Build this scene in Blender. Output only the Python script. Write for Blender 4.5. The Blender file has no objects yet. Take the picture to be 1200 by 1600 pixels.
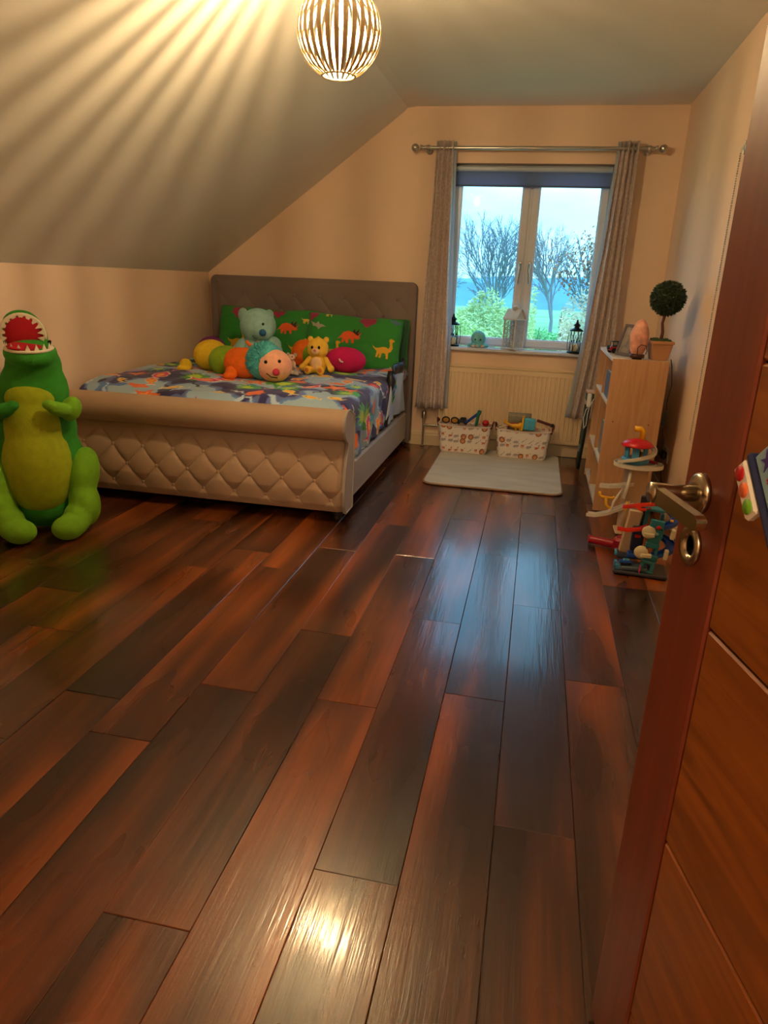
import bpy, math, random
import numpy as np
from mathutils import Vector, Matrix, Euler, noise

S = bpy.context.scene
COL = S.collection
random.seed(7)
RNG = np.random.default_rng(11)
PI = math.pi

# ------------------------------------------------------------------ camera
cam_d = bpy.data.cameras.new('camera')
cam = bpy.data.objects.new('camera', cam_d)
COL.objects.link(cam)
cam_d.sensor_fit = 'VERTICAL'
cam_d.sensor_height = 36.0
cam_d.lens = 36.0 * 1097.64 / 1600.0
cam_d.clip_start = 0.02
cam_d.clip_end = 2000
yaw, pit, rol = math.radians(-11.29), math.radians(18.18), math.radians(2.33)
fw = Vector((math.sin(yaw) * math.cos(pit), math.cos(yaw) * math.cos(pit), -math.sin(pit)))
rt = Vector((math.cos(yaw), -math.sin(yaw), 0))
up = rt.cross(fw)
r2 = rt * math.cos(rol) + up * math.sin(rol)
u2 = up * math.cos(rol) - rt * math.sin(rol)
M = Matrix((r2, u2, -fw)).transposed().to_4x4()
M.translation = Vector((0.17165, 0.0, 1.24577))
cam.matrix_world = M
S.camera = cam

# ------------------------------------------------------------------ view
S.view_settings.view_transform = 'Standard'
S.view_settings.look = 'None'
S.view_settings.gamma = 1.0
S.view_settings.exposure = 0.95
S.view_settings.use_curve_mapping = False
S.cycles.max_bounces = 8
S.cycles.transparent_max_bounces = 12
S.cycles.sample_clamp_indirect = 6.0

# ------------------------------------------------------------------ world: overcast sky
W = bpy.data.worlds.new('sky')
S.world = W
W.use_nodes = True
nt = W.node_tree
nt.nodes.clear()
out = nt.nodes.new('ShaderNodeOutputWorld')
bg = nt.nodes.new('ShaderNodeBackground')
tc = nt.nodes.new('ShaderNodeTexCoord')
mp = nt.nodes.new('ShaderNodeMapping')
mp.inputs['Scale'].default_value = (1.0, 1.0, 3.2)
nz = nt.nodes.new('ShaderNodeTexNoise')
nz.inputs['Scale'].default_value = 3.2
nz.inputs['Detail'].default_value = 6
nz.inputs['Roughness'].default_value = 0.5
cr = nt.nodes.new('ShaderNodeValToRGB')
cr.color_ramp.elements[0].position = 0.36
cr.color_ramp.elements[0].color = (0.25, 0.66, 1.05, 1)
cr.color_ramp.elements[1].position = 0.66
cr.color_ramp.elements[1].color = (0.44, 0.90, 1.22, 1)
nt.links.new(tc.outputs['Generated'], mp.inputs['Vector'])
nt.links.new(mp.outputs['Vector'], nz.inputs['Vector'])
nt.links.new(nz.outputs['Fac'], cr.inputs['Fac'])
nt.links.new(cr.outputs['Color'], bg.inputs['Color'])
nt.links.new(bg.outputs['Background'], out.inputs['Surface'])
bg.inputs['Strength'].default_value = SKY = 1.4
BULB_POWER = 3000.0      # radiance of the pendant's bulb
HALL_FILL_POWER = 30.0        # unseen fill lamp added in the hall behind the camera (W)

# ================================================================== helpers
def lin(r, g, b):
    f = lambda c: (c / 255 / 12.92) if c / 255 <= 0.04045 else ((c / 255 + 0.055) / 1.055) ** 2.4
    return (f(r), f(g), f(b), 1.0)

MATS = {}
def mat(name, col, rough=0.6, metal=0.0, var=0.0, vscale=8.0, bump=0.0, bscale=40.0, sheen=0.0, spec=0.5,
        trans=0.0, emit=None, estr=0.0, attr=None, coat=0.0, alpha=None, stretch=(1, 1, 1)):
    if name in MATS:
        return MATS[name]
    m = bpy.data.materials.new(name)
    m.use_nodes = True
    t = m.node_tree
    b = t.nodes['Principled BSDF']
    c = col if len(col) == 4 else (*col, 1)
    b.inputs['Base Color'].default_value = c
    b.inputs['Roughness'].default_value = rough
    b.inputs['Metallic'].default_value = metal
    b.inputs['Specular IOR Level'].default_value = spec
    b.inputs['Coat Weight'].default_value = coat
    if sheen:
        b.inputs['Sheen Weight'].default_value = sheen
        b.inputs['Sheen Roughness'].default_value = 0.5
        b.inputs['Sheen Tint'].default_value = c
    if trans:
        b.inputs['Transmission Weight'].default_value = trans
    if alpha is not None:
        b.inputs['Alpha'].default_value = alpha
    if emit:
        b.inputs['Emission Color'].default_value = emit
        b.inputs['Emission Strength'].default_value = estr
    co = t.nodes.new('ShaderNodeTexCoord')
    mpn = t.nodes.new('ShaderNodeMapping')
    mpn.inputs['Scale'].default_value = stretch
    t.links.new(co.outputs['Object'], mpn.inputs['Vector'])
    src = None
    if attr:
        a = t.nodes.new('ShaderNodeAttribute')
        a.attribute_name = attr
        src = a.outputs['Color']
    if var:
        n = t.nodes.new('ShaderNodeTexNoise')
        n.inputs['Scale'].default_value = vscale
        n.inputs['Detail'].default_value = 5
        t.links.new(mpn.outputs['Vector'], n.inputs['Vector'])
        mr = t.nodes.new('ShaderNodeMapRange')
        mr.inputs['From Min'].default_value = 0.3
        mr.inputs['From Max'].default_value = 0.7
        mr.inputs['To Min'].default_value = 1 - var
        mr.inputs['To Max'].default_value = 1 + var
        t.links.new(n.outputs['Fac'], mr.inputs['Value'])
        mx = t.nodes.new('ShaderNodeVectorMath')
        mx.operation = 'SCALE'
        if src:
            t.links.new(src, mx.inputs[0])
        else:
            mx.inputs[0].default_value = c[:3]
        t.links.new(mr.outputs['Result'], mx.inputs['Scale'])
        src = mx.outputs['Vector']
    if src:
        t.links.new(src, b.inputs['Base Color'])
    if bump:
        n2 = t.nodes.new('ShaderNodeTexNoise')
        n2.inputs['Scale'].default_value = bscale
        n2.inputs['Detail'].default_value = 3
        t.links.new(mpn.outputs['Vector'], n2.inputs['Vector'])
        bp = t.nodes.new('ShaderNodeBump')
        bp.inputs['Strength'].default_value = bump
        bp.inputs['Distance'].default_value = 0.004
        t.links.new(n2.outputs['Fac'], bp.inputs['Height'])
        t.links.new(bp.outputs['Normal'], b.inputs['Normal'])
    MATS[name] = m
    return m

def tag(o, label=None, cat=None, group=None, kind=None):
    if label: o['label'] = label
    if cat: o['category'] = cat
    if group: o['group'] = group
    if kind: o['kind'] = kind
    return o

def root(name, loc, label, cat, group=None, rz=0.0, rot=None):
    o = bpy.data.objects.new(name, None)
    o.empty_display_size = 0.05
    o.location = loc
    o.rotation_euler = rot if rot else (0, 0, rz)
    COL.objects.link(o)
    return tag(o, label, cat, group)

def copy_tree(o, parent=None):
    c = o.copy()
    COL.objects.link(c)
    if parent is not None:
        c.parent = parent
        c.matrix_parent_inverse = o.matrix_parent_inverse
    for ch in list(o.children):
        copy_tree(ch, c)
    return c

class MB:
    """collects simple shapes into one mesh"""
    def __init__(s):
        s.v = []; s.f = []; s.sm = []
    def add(s, v, f, M=None, smooth=True):
        k = len(s.v)
        if M is not None:
            v = [M @ Vector(p) for p in v]
        s.v += [tuple(p) for p in v]
        s.f += [tuple(i + k for i in q) for q in f]
        s.sm += [smooth] * len(f)
        return s
    def box(s, c, d, rot=(0, 0, 0), ch=0.0):
        x, y, z = d[0] / 2, d[1] / 2, d[2] / 2
        M = Matrix.Translation(c) @ Euler(rot).to_matrix().to_4x4()
        if ch <= 0:
            v = [(i * x, j * y, k * z) for k in (-1, 1) for j in (-1, 1) for i in (-1, 1)]
            f = [(0, 2, 3, 1), (4, 5, 7, 6), (0, 1, 5, 4), (2, 6, 7, 3), (0, 4, 6, 2), (1, 3, 7, 5)]
            return s.add(v, f, M, False)
        ch = min(ch, x * .95, y * .95, z * .95)
        v = []; idx = {}
        for i in (-1, 1):
            for j in (-1, 1):
                for k in (-1, 1):
                    for a in range(3):
                        p = [i * (x - ch), j * (y - ch), k * (z - ch)]
                        p[a] = (i, j, k)[a] * (x, y, z)[a]
                        idx[(i, j, k, a)] = len(v); v.append(p)
        f = []
        for a in range(3):
            b, c2 = (a + 1) % 3, (a + 2) % 3
            for sg in (-1, 1):
                q = []
                for (p1, p2) in ((-1, -1), (1, -1), (1, 1), (-1, 1)):
                    key = [0, 0, 0]; key[a] = sg; key[b] = p1; key[c2] = p2
                    q.append(idx[(*key, a)])
                f.append(tuple(q) if sg > 0 else tuple(q[::-1]))
        for a in range(3):          # edges along axis a
            b, c2 = (a + 1) % 3, (a + 2) % 3
            for p1 in (-1, 1):
                for p2 in (-1, 1):
                    def K(sa, ax):
                        key = [0, 0, 0]; key[a] = sa; key[b] = p1; key[c2] = p2
                        return idx[(*key, ax)]
                    q = (K(-1, b), K(1, b), K(1, c2), K(-1, c2))
                    f.append(q if p1 * p2 < 0 else q[::-1])
        for i in (-1, 1):
            for j in (-1, 1):
                for k in (-1, 1):
                    q = (idx[(i, j, k, 0)], idx[(i, j, k, 1)], idx[(i, j, k, 2)])
                    f.append(q if i * j * k > 0 else q[::-1])
        return s.add(v, f, M, False)
    def lathe(s, prof, c=(0, 0, 0), n=24, rot=(0, 0, 0), smooth=True, sq=None):
        """prof: list of (r, z)"""
        v = []; f = []
        for (r, z) in prof:
            for i in range(n):
                a = 2 * PI * i / n
                v.append((r * math.cos(a), r * math.sin(a), z))
        m = len(prof)
        for j in range(m - 1):
            for i in range(n):
                i2 = (i + 1) % n
                f.append((j * n + i, j * n + i2, (j + 1) * n + i2, (j + 1) * n + i))
        if prof[0][0] > 1e-5: f.append(tuple(range(n))[::-1])
        if prof[-1][0] > 1e-5: f.append(tuple((m - 1) * n + i for i in range(n)))
        M = Matrix.Translation(c) @ Euler(rot).to_matrix().to_4x4()
        return s.add(v, f, M, smooth)
    def cyl(s, p0, p1, r0, r1=None, n=14, smooth=True):
        r1 = r0 if r1 is None else r1
        p0 = Vector(p0); p1 = Vector(p1); d = p1 - p0
        q = Vector((0, 0, 1)).rotation_difference(d.normalized()).to_matrix().to_4x4()
        v = [(r0 * math.cos(2 * PI * i / n), r0 * math.sin(2 * PI * i / n), 0) for i in range(n)]
        v += [(r1 * math.cos(2 * PI * i / n), r1 * math.sin(2 * PI * i / n), d.length) for i in range(n)]
        f = [(i, (i + 1) % n, n + (i + 1) % n, n + i) for i in range(n)]
        M = Matrix.Translation(p0) @ q
        s.add(v, f, M, smooth)
        s.add(v[:n], [tuple(range(n))[::-1]], M, False)
        s.add(v[n:], [tuple(range(n))], M, False)
        return s
    def ell(s, c, r, rot=(0, 0, 0), n=20, m=12):
        if not hasattr(r, '__len__'): r = (r, r, r)
        v = [(0, 0, -r[2])]; f = []
        for j in range(1, m):
            t = -PI / 2 + PI * j / m
            for i in range(n):
                a = 2 * PI * i / n
                v.append((r[0] * math.cos(t) * math.cos(a), r[1] * math.cos(t) * math.sin(a), r[2] * math.sin(t)))
        v.append((0, 0, r[2])); e = len(v) - 1
        for i in range(n):
            f.append((0, 1 + (i + 1) % n, 1 + i))
            f.append((e, e - n + i, e - n + (i + 1) % n))
        for j in range(m - 2):
            for i in range(n):
                a = 1 + j * n
                f.append((a + i, a + (i + 1) % n, a + n + (i + 1) % n, a + n + i))
        M = Matrix.Translation(c) @ Euler(rot).to_matrix().to_4x4()
        return s.add(v, f, M, True)
    def tube(s, pts, r, n=8, closed=False, cap=True):
        pts = [Vector(p) for p in pts]; m = len(pts)
        rs = r if hasattr(r, '__len__') else [r] * m
        v = []; f = []
        T0 = None; N = None
        for k in range(m):
            if closed:
                T = (pts[(k + 1) % m] - pts[k - 1]).normalized()
            else:
                T = (pts[min(k + 1, m - 1)] - pts[max(k - 1, 0)]).normalized()
            if N is None:
                N = T.orthogonal().normalized()
            else:
                N = (N - T * N.dot(T))
                N = N.normalized() if N.length > 1e-6 else T.orthogonal().normalized()
            B = T.cross(N)
            for i in range(n):
                a = 2 * PI * i / n
                v.append(pts[k] + (N * math.cos(a) + B * math.sin(a)) * rs[k])
        for k in range(m if closed else m - 1):
            k2 = (k + 1) % m
            for i in range(n):
                i2 = (i + 1) % n
                f.append((k * n + i, k * n + i2, k2 * n + i2, k2 * n + i))
        if not closed and cap:
            f.append(tuple(range(n))[::-1]); f.append(tuple((m - 1) * n + i for i in range(n)))
        return s.add(v, f, None, True)
    def prism(s, poly, h, M=None, smooth=False):
        """polygon (x,y) extruded in z 0..h then placed by M"""
        n = len(poly)
        ar = sum(poly[i][0] * poly[(i + 1) % n][1] - poly[(i + 1) % n][0] * poly[i][1] for i in range(n))
        if ar < 0: poly = poly[::-1]
        v = [(p[0], p[1], 0) for p in poly] + [(p[0], p[1], h) for p in poly]
        s.add(v, [tuple(range(n))[::-1], tuple(range(n, 2 * n))], M, False)
        s.add(v, [(i, (i + 1) % n, n + (i + 1) % n, n + i) for i in range(n)], M, smooth)
        return s
    def mesh(s, name):
        me = bpy.data.meshes.new(name)
        me.from_pydata(s.v, [], s.f)
        me.polygons.foreach_set('use_smooth', s.sm)
        me.update()
        return me
    def build(s, name, m, parent=None, loc=(0, 0, 0), rot=(0, 0, 0), kind=None, label=None, bevel=0.0):
        o = bpy.data.objects.new(name, s.mesh(name))
        if m: o.data.materials.append(m)
        o.location = loc; o.rotation_euler = rot
        COL.objects.link(o)
        if parent is not None: o.parent = parent
        if kind: o['kind'] = kind
        if label: o['label'] = label
        if bevel:
            b = o.modifiers.new('bevel', 'BEVEL'); b.width = bevel; b.segments = 2; b.limit_method = 'ANGLE'
        return o

def grid_mesh(name, P, m, parent=None, colors=None, solid=0.0, closed_u=False, label=None, kind=None, flip=False):
    """P: (nu, nv, 3) array"""
    nu, nv = P.shape[:2]
    me = bpy.data.meshes.new(name)
    I = np.arange(nu * nv).reshape(nu, nv)
    A = I if not closed_u else np.vstack([I, I[:1]])
    q = np.stack([A[:-1, :-1], A[1:, :-1], A[1:, 1:], A[:-1, 1:]], -1).reshape(-1, 4)
    if flip: q = q[:, ::-1]
    me.from_pydata(P.reshape(-1, 3).tolist(), [], q.tolist())
    me.polygons.foreach_set('use_smooth', [True] * len(q))
    if colors is not None:
        a = me.color_attributes.new('print', 'FLOAT_COLOR', 'POINT')
        c = np.ones((nu * nv, 4), np.float32); c[:, :3] = colors.reshape(-1, colors.shape[-1])[:, :3]
        a.data.foreach_set('color', c.ravel())
    me.update()
    o = bpy.data.objects.new(name, me)
    o.data.materials.append(m)
    COL.objects.link(o)
    if parent is not None: o.parent = parent
    if solid:
        so = o.modifiers.new('solid', 'SOLIDIFY'); so.thickness = solid; so.offset = -1
    if label: o['label'] = label
    if kind: o['kind'] = kind
    return o

def plush(name, mb, m, parent, voxel=0.008, it=3, label=None):
    o = mb.build(name, m, parent, label=label)
    r = o.modifiers.new('remesh', 'REMESH'); r.mode = 'VOXEL'; r.voxel_size = voxel; r.use_smooth_shade = True
    s = o.modifiers.new('smooth', 'SMOOTH'); s.factor = 0.5; s.iterations = it
    return o

def inside(px, py, poly):
    r = np.zeros(px.shape, bool)
    n = len(poly); j = n - 1
    for i in range(n):
        xi, yi = poly[i]; xj, yj = poly[j]
        if yi != yj:
            r ^= ((yi > py) != (yj > py)) & (px < (xj - xi) * (py - yi) / (yj - yi) + xi)
        j = i
    return r

def stamp(C, X, Y, poly, col, x, y, sc, rot=0.0, flip=1):
    c, s = math.cos(rot), math.sin(rot)
    dx, dy = X - x, Y - y
    near = (np.abs(dx) < sc) & (np.abs(dy) < sc)
    if not near.any(): return
    lx = (c * dx[near] + s * dy[near]) / sc * flip
    ly = (-s * dx[near] + c * dy[near]) / sc
    k = inside(lx, ly, poly)
    idx = np.argwhere(near)[k]
    C[idx[:, 0], idx[:, 1]] = col[:3]

# ---- outline library for printed cloth (unit size about 1)
SAURO = [(-.5, .28), (-.42, .14), (-.28, .04), (-.12, .05), (.02, .10), (.16, .10), (.25, .05), (.30, .14), (.28, .30), (.24, .40), (.30, .46), (.42, .44), (.47, .38), (.40, .35), (.38, .28), (.42, .10), (.36, -.05), (.26, -.12), (.27, -.36), (.20, -.36), (.16, -.16), (.02, -.14), (-.02, -.36), (-.10, -.36), (-.10, -.14), (-.16, -.34), (-.23, -.34), (-.20, -.10), (-.34, .02)]
TRICE = [(-.5, -.18), (-.36, -.02), (-.25, .14), (-.05, .20), (.12, .16), (.20, .28), (.26, .14), (.36, .30), (.36, .12), (.50, .18), (.42, .02), (.46, -.08), (.34, -.12), (.22, -.10), (.22, -.28), (.12, -.28), (.10, -.14), (-.02, -.14), (-.02, -.30), (-.12, -.30), (-.14, -.14), (-.22, -.30), (-.30, -.28), (-.28, -.10), (-.40, -.12)]
HORN = [(.12, .16), (.20, .32), (.24, .16), (.40, .34), (.36, .10), (.50, .20), (.36, .02)]
PTERO = [(-.5, .30), (-.30, .20), (-.12, .12), (.02, .28), (.10, .12), (.28, .10), (.50, -.02), (.32, -.02), (.18, -.10), (.06, -.22), (0, -.10), (-.14, -.02), (-.30, -.02), (-.34, .10)]
STAR = [((.5 if i % 2 == 0 else .17) * math.cos(PI / 2 + i * PI / 5), (.5 if i % 2 == 0 else .17) * math.sin(PI / 2 + i * PI / 5)) for i in range(10)]
CRAB = [(-.50, .10), (-.44, .34), (-.34, .20), (-.30, .34), (-.26, .12), (-.16, .18), (0, .22), (.16, .18), (.26, .12), (.30, .34), (.34, .20), (.44, .34), (.50, .10), (.30, .02), (.44, -.10), (.28, -.08), (.40, -.26), (.20, -.16), (0, -.20), (-.20, -.16), (-.40, -.26), (-.28, -.08), (-.44, -.10), (-.30, .02)]
FISH = [(-.5, .20), (-.32, .04), (-.10, .20), (.16, .22), (.36, .12), (.50, 0), (.36, -.12), (.16, -.22), (-.10, -.20), (-.32, -.04), (-.5, -.20), (-.42, 0)]
WEED = [(-.20, -.5), (-.30, -.2), (-.46, -.02), (-.28, -.06), (-.34, .22), (-.16, .02), (-.16, .34), (0, .10), (.08, .5), (.12, .10), (.30, .32), (.22, .02), (.42, .14), (.26, -.16), (.40, -.2), (.20, -.5)]
WAVE = [(-.5, -.06), (-.30, .10), (-.10, .02), (.10, .14), (.30, .02), (.5, .12), (.34, -.06), (.12, .04), (-.10, -.10), (-.30, -.02)]
DOT = [(.5 * math.cos(i * PI / 6), .5 * math.sin(i * PI / 6)) for i in range(12)]
BLOB = [(.5 * (1 + .25 * math.sin(3 * i) * math.cos(i)) * math.cos(i * PI / 9), .36 * (1 + .3 * math.sin(5 * i)) * math.sin(i * PI / 9)) for i in range(18)]

# ================================================================== materials
def wood_floor_mat():
    m = bpy.data.materials.new('walnut_laminate'); m.use_nodes = True
    t = m.node_tree; b = t.nodes['Principled BSDF']; N = t.nodes.new; L = t.links.new
    tc = N('ShaderNodeTexCoord'); oi = N('ShaderNodeObjectInfo')
    mul = N('ShaderNodeMath'); mul.operation = 'MULTIPLY'; mul.inputs[1].default_value = 317.0
    L(oi.outputs['Random'], mul.inputs[0])
    comb = N('ShaderNodeCombineXYZ')
    for i in range(3): L(mul.outputs[0], comb.inputs[i])
    add = N('ShaderNodeVectorMath'); L(tc.outputs['Object'], add.inputs[0]); L(comb.outputs[0], add.inputs[1])
    def mapped(sc):
        q = N('ShaderNodeMapping'); q.inputs['Scale'].default_value = sc; L(add.outputs[0], q.inputs['Vector']); return q
    def noisy(q, scale, det=4, rough=.5, dist=0.0):
        n = N('ShaderNodeTexNoise'); n.inputs['Scale'].default_value = scale; n.inputs['Detail'].default_value = det
        n.inputs['Roughness'].default_value = rough; n.inputs['Distortion'].default_value = dist
        L(q.outputs[0], n.inputs['Vector']); return n
    band = noisy(mapped((6.0, .8, 1)), 1.0, 2, .45, .25)       # broad heartwood / sapwood bands
    grain = noisy(mapped((60, 1.6, 1)), 1.0, 4, .6, .1)
    cr = N('ShaderNodeValToRGB')
    e = cr.color_ramp.elements
    e[0].position = .36; e[0].color = lin(44, 22, 12)
    e[1].position = .76; e[1].color = lin(156, 80, 30)
    x = e.new(.47); x.color = lin(66, 32, 16)
    x = e.new(.56); x.color = lin(98, 49, 21)
    a1 = N('ShaderNodeMath'); a1.operation = 'MULTIPLY_ADD'; a1.inputs[1].default_value = .16; a1.inputs[2].default_value = -.08
    L(grain.outputs['Fac'], a1.inputs[0])
    a2 = N('ShaderNodeMath'); a2.operation = 'ADD'; L(band.outputs['Fac'], a2.inputs[0]); L(a1.outputs[0], a2.inputs[1])
    a3 = N('ShaderNodeMath'); a3.operation = 'MULTIPLY_ADD'; a3.inputs[1].default_value = .09; a3.inputs[2].default_value = -.05
    L(oi.outputs['Random'], a3.inputs[0])
    a4 = N('ShaderNodeMath'); a4.operation = 'ADD'; L(a2.outputs[0], a4.inputs[0]); L(a3.outputs[0], a4.inputs[1])
    L(a4.outputs[0], cr.inputs['Fac'])
    L(cr.outputs['Color'], b.inputs['Base Color'])
    # hand-scraped relief: long ripples and swirls that break up reflections
    rip = noisy(mapped((34, 2.6, 1)), 1.0, 2, .5, .5)
    fine = noisy(mapped((220, 9, 1)), 1.0, 2, .5, .2)
    h = N('ShaderNodeMath'); h.operation = 'MULTIPLY_ADD'; h.inputs[1].default_value = .45
    L(fine.outputs['Fac'], h.inputs[0]); L(rip.outputs['Fac'], h.inputs[2])
    bp = N('ShaderNodeBump'); bp.inputs['Strength'].default_value = .45; bp.inputs['Distance'].default_value = .0014
    L(h.outputs[0], bp.inputs['Height']); L(bp.outputs['Normal'], b.inputs['Normal'])
    smear = noisy(mapped((7, 1.5, 1)), 1.0, 2, .5, .2)
    mr = N('ShaderNodeMapRange'); mr.inputs['From Min'].default_value = .3; mr.inputs['From Max'].default_value = .7
    mr.inputs['To Min'].default_value = .24; mr.inputs['To Max'].default_value = .34
    L(smear.outputs['Fac'], mr.inputs['Value']); L(mr.outputs['Result'], b.inputs['Roughness'])
    b.inputs['Specular IOR Level'].default_value = .4
    b.inputs['Coat Weight'].default_value = .5; b.inputs['Coat IOR'].default_value = 1.6; b.inputs['Coat Roughness'].default_value = .12
    L(bp.outputs['Normal'], b.inputs['Coat Normal'])
    return m

PLANK = wood_floor_mat()
WALL = mat('magnolia_paint', lin(240, 211, 183), .75, var=.02, vscale=2, bump=.08, bscale=120)
CEIL = mat('white_paint', lin(228, 225, 214), .8, var=.015, vscale=2, bump=.06, bscale=120)
GLOSSW = mat('cream_gloss', lin(228, 208, 172), .35)
UPVC = mat('white_plastic_frame', lin(216, 222, 234), .3)
DARKFLOOR = mat('underlay', lin(20, 12, 9), .9)
VELVET = mat('taupe_velvet', lin(176, 148, 124), .62, var=.05, vscale=5, bump=.12, bscale=260, sheen=.35)
VELVET_D = mat('grey_velvet', lin(122, 108, 102), .7, var=.05, vscale=6, bump=.12, bscale=260, sheen=.3)
DAYLIT_V = mat('daylit_velvet', lin(170, 163, 158), .6, bump=.1, bscale=260, sheen=.4)  # bed velvet with window light painted into it, for rails and footboard end
CHROME = mat('brushed_steel', lin(190, 186, 178), .28, 1.0)
NICKEL = mat('satin_nickel', lin(186, 172, 148), .25, 1.0, bump=.02, bscale=300)
BLACK = mat('black_metal', lin(28, 30, 34), .4, .6)
BLACKP = mat('black_plastic', lin(22, 22, 24), .45)
WHITEP = mat('white_plastic', lin(230, 228, 222), .4)
WAXC = mat('cream_wax', lin(240, 232, 196), .5, spec=.4)

def glass_mat(name, tint, gl=.06, rough=.02):
    m = bpy.data.materials.new(name); m.use_nodes = True
    t = m.node_tree; t.nodes.clear()
    o = t.nodes.new('ShaderNodeOutputMaterial'); mx = t.nodes.new('ShaderNodeMixShader')
    tr = t.nodes.new('ShaderNodeBsdfTransparent'); g = t.nodes.new('ShaderNodeBsdfGlossy')
    tr.inputs['Color'].default_value = tint; g.inputs['Roughness'].default_value = rough
    mx.inputs['Fac'].default_value = gl
    t.links.new(tr.outputs[0], mx.inputs[1]); t.links.new(g.outputs[0], mx.inputs[2]); t.links.new(mx.outputs[0], o.inputs[0])
    return m
GLASS = glass_mat('window_glass', (.97, .99, 1, 1), .012)
CLEARP = glass_mat('clear_plastic', (.78, .82, .82, 1), .10, .1)

def panel_wood(name, c1, c2, sc=(1, 1, 1), rough=.45, dist=1.5, fine=60):
    m = bpy.data.materials.new(name); m.use_nodes = True
    t = m.node_tree; b = t.nodes['Principled BSDF']; N = t.nodes.new; L = t.links.new
    tc = N('ShaderNodeTexCoord'); mp = N('ShaderNodeMapping'); mp.inputs['Scale'].default_value = sc
    L(tc.outputs['Object'], mp.inputs['Vector'])
    n = N('ShaderNodeTexNoise'); n.inputs['Scale'].default_value = 1; n.inputs['Detail'].default_value = 6; n.inputs['Distortion'].default_value = dist
    L(mp.outputs[0], n.inputs['Vector'])
    cr = N('ShaderNodeValToRGB'); cr.color_ramp.elements[0].position = .3; cr.color_ramp.elements[1].position = .7
    cr.color_ramp.elements[0].color = c1; cr.color_ramp.elements[1].color = c2
    L(n.outputs['Fac'], cr.inputs['Fac']); L(cr.outputs['Color'], b.inputs['Base Color'])
    b.inputs['Roughness'].default_value = rough
    bp = N('ShaderNodeBump'); bp.inputs['Strength'].default_value = .15; bp.inputs['Distance'].default_value = .002
    L(n.outputs['Fac'], bp.inputs['Height']); L(bp.outputs['Normal'], b.inputs['Normal'])
    return m
BIRCH = panel_wood('pale_birch_laminate', lin(186, 140, 100), lin(206, 162, 120), (26, 26, 2.2))
BIRCH_E = mat('white_edge_band', lin(226, 212, 190), .45)
STILE = panel_wood('red_oak_stile', lin(98, 38, 20), lin(122, 52, 28), (30, 30, 1.2), .42, .6)
DPANEL = panel_wood('golden_oak_panel', lin(112, 56, 12), lin(154, 84, 22), (2.2, 20, 26), .42, 1.6)

# ================================================================== room shell
XL, XR, YF, YB, ZC = -2.45, 1.02, 0.22, 5.54, 2.43
ZK, XS = 1.26, -0.86            # knee wall height; where the slope meets the flat ceiling
def struct(o, name=None):
    o['kind'] = 'structure'
    return o
def sroot(name, loc=(0, 0, 0), label=None):
    o = bpy.data.objects.new(name, None); o.location = loc; COL.objects.link(o); o['kind'] = 'structure'
    if label: o['label'] = label
    return o
OX0, OX1, OZ0, OZ1 = -.53, .59, .765, 2.07     # window opening
T = .30
wb = MB()
wb.box(((XL - .1 + OX0) / 2, YB + T / 2, 1.25), (OX0 - XL + .1, T, 2.8))
wb.box(((XR + .12 + OX1) / 2, YB + T / 2, 1.25), (XR + .12 - OX1, T, 2.8))
wb.box(((OX0 + OX1) / 2, YB + T / 2, (OZ0 - .15) / 2), (OX1 - OX0, T, OZ0 + .15))
wb.box(((OX0 + OX1) / 2, YB + T / 2, (OZ1 + 2.65) / 2), (OX1 - OX0, T, 2.65 - OZ1))
wall_back = struct(wb.build('wall_back', WALL))
struct(MB().box((XR + .06, (YF + YB) / 2, 1.25), (.12, YB - YF + .3, 2.8)).build('wall_right', WALL))
struct(MB().box((XL - .06, (YF + YB) / 2, ZK / 2 - .05), (.12, YB - YF + .3, ZK + .1)).build('wall_left', WALL))
# sloped ceiling
d = Vector((XS - XL, 0, ZC - ZK)); nrm = Vector((-d.z, 0, d.x)).normalized() * .12
sl = MB()
prof = [(XL - .12, ZK), (XL, ZK), (XS - .05, ZC - .05 * d.z / d.x), (XS - .02, ZC - .008), (XS + .04, ZC), (XS, ZC + .14), (XL - .12, ZK + .14)]
sl.prism([(p[0], p[1]) for p in prof], YB - YF + .02, Matrix(((1, 0, 0, 0), (0, 0, 1, YF - .01), (0, 1, 0, 0), (0, 0, 0, 1))))
struct(sl.build('ceiling_slope', CEIL))
struct(MB().box(((XS + .03 + XR) / 2, (YF + YB) / 2, ZC + .07), (XR - XS + .05, YB - YF + .02, .14)).build('ceiling', CEIL))
# smudges on the slope are the only marks there
# front wall with doorway (the camera stands in it)
DX0, DX1, DZ = -.22, .60, 2.04
wf = MB()
wf.box(((XL - .1 + DX0) / 2, YF - .07, 1.25), (DX0 - XL + .1, .14, 2.8))
wf.box(((XR + .12 + DX1) / 2, YF - .07, 1.25), (XR + .12 - DX1, .14, 2.8))
wf.box(((DX0 + DX1) / 2, YF - .07, (DZ + 2.65) / 2), (DX1 - DX0, .14, 2.65 - DZ))
struct(wf.build('wall_front', WALL))
# hall behind the doorway
HM = mat('hall_paint', lin(222, 196, 160), .8)
hm = MB()
hm.box((0.15, -1.55, 1.2), (2.6, .1, 2.8)); hm.box((-1.15, -.7, 1.2), (.1, 1.7, 2.8)); hm.box((1.45, -.7, 1.2), (.1, 1.7, 2.8))
struct(hm.build('wall_hall', HM))
struct(MB().box((.15, -.73, 2.5), (2.6, 1.68, .1)).build('ceiling_hall', CEIL))

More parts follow.
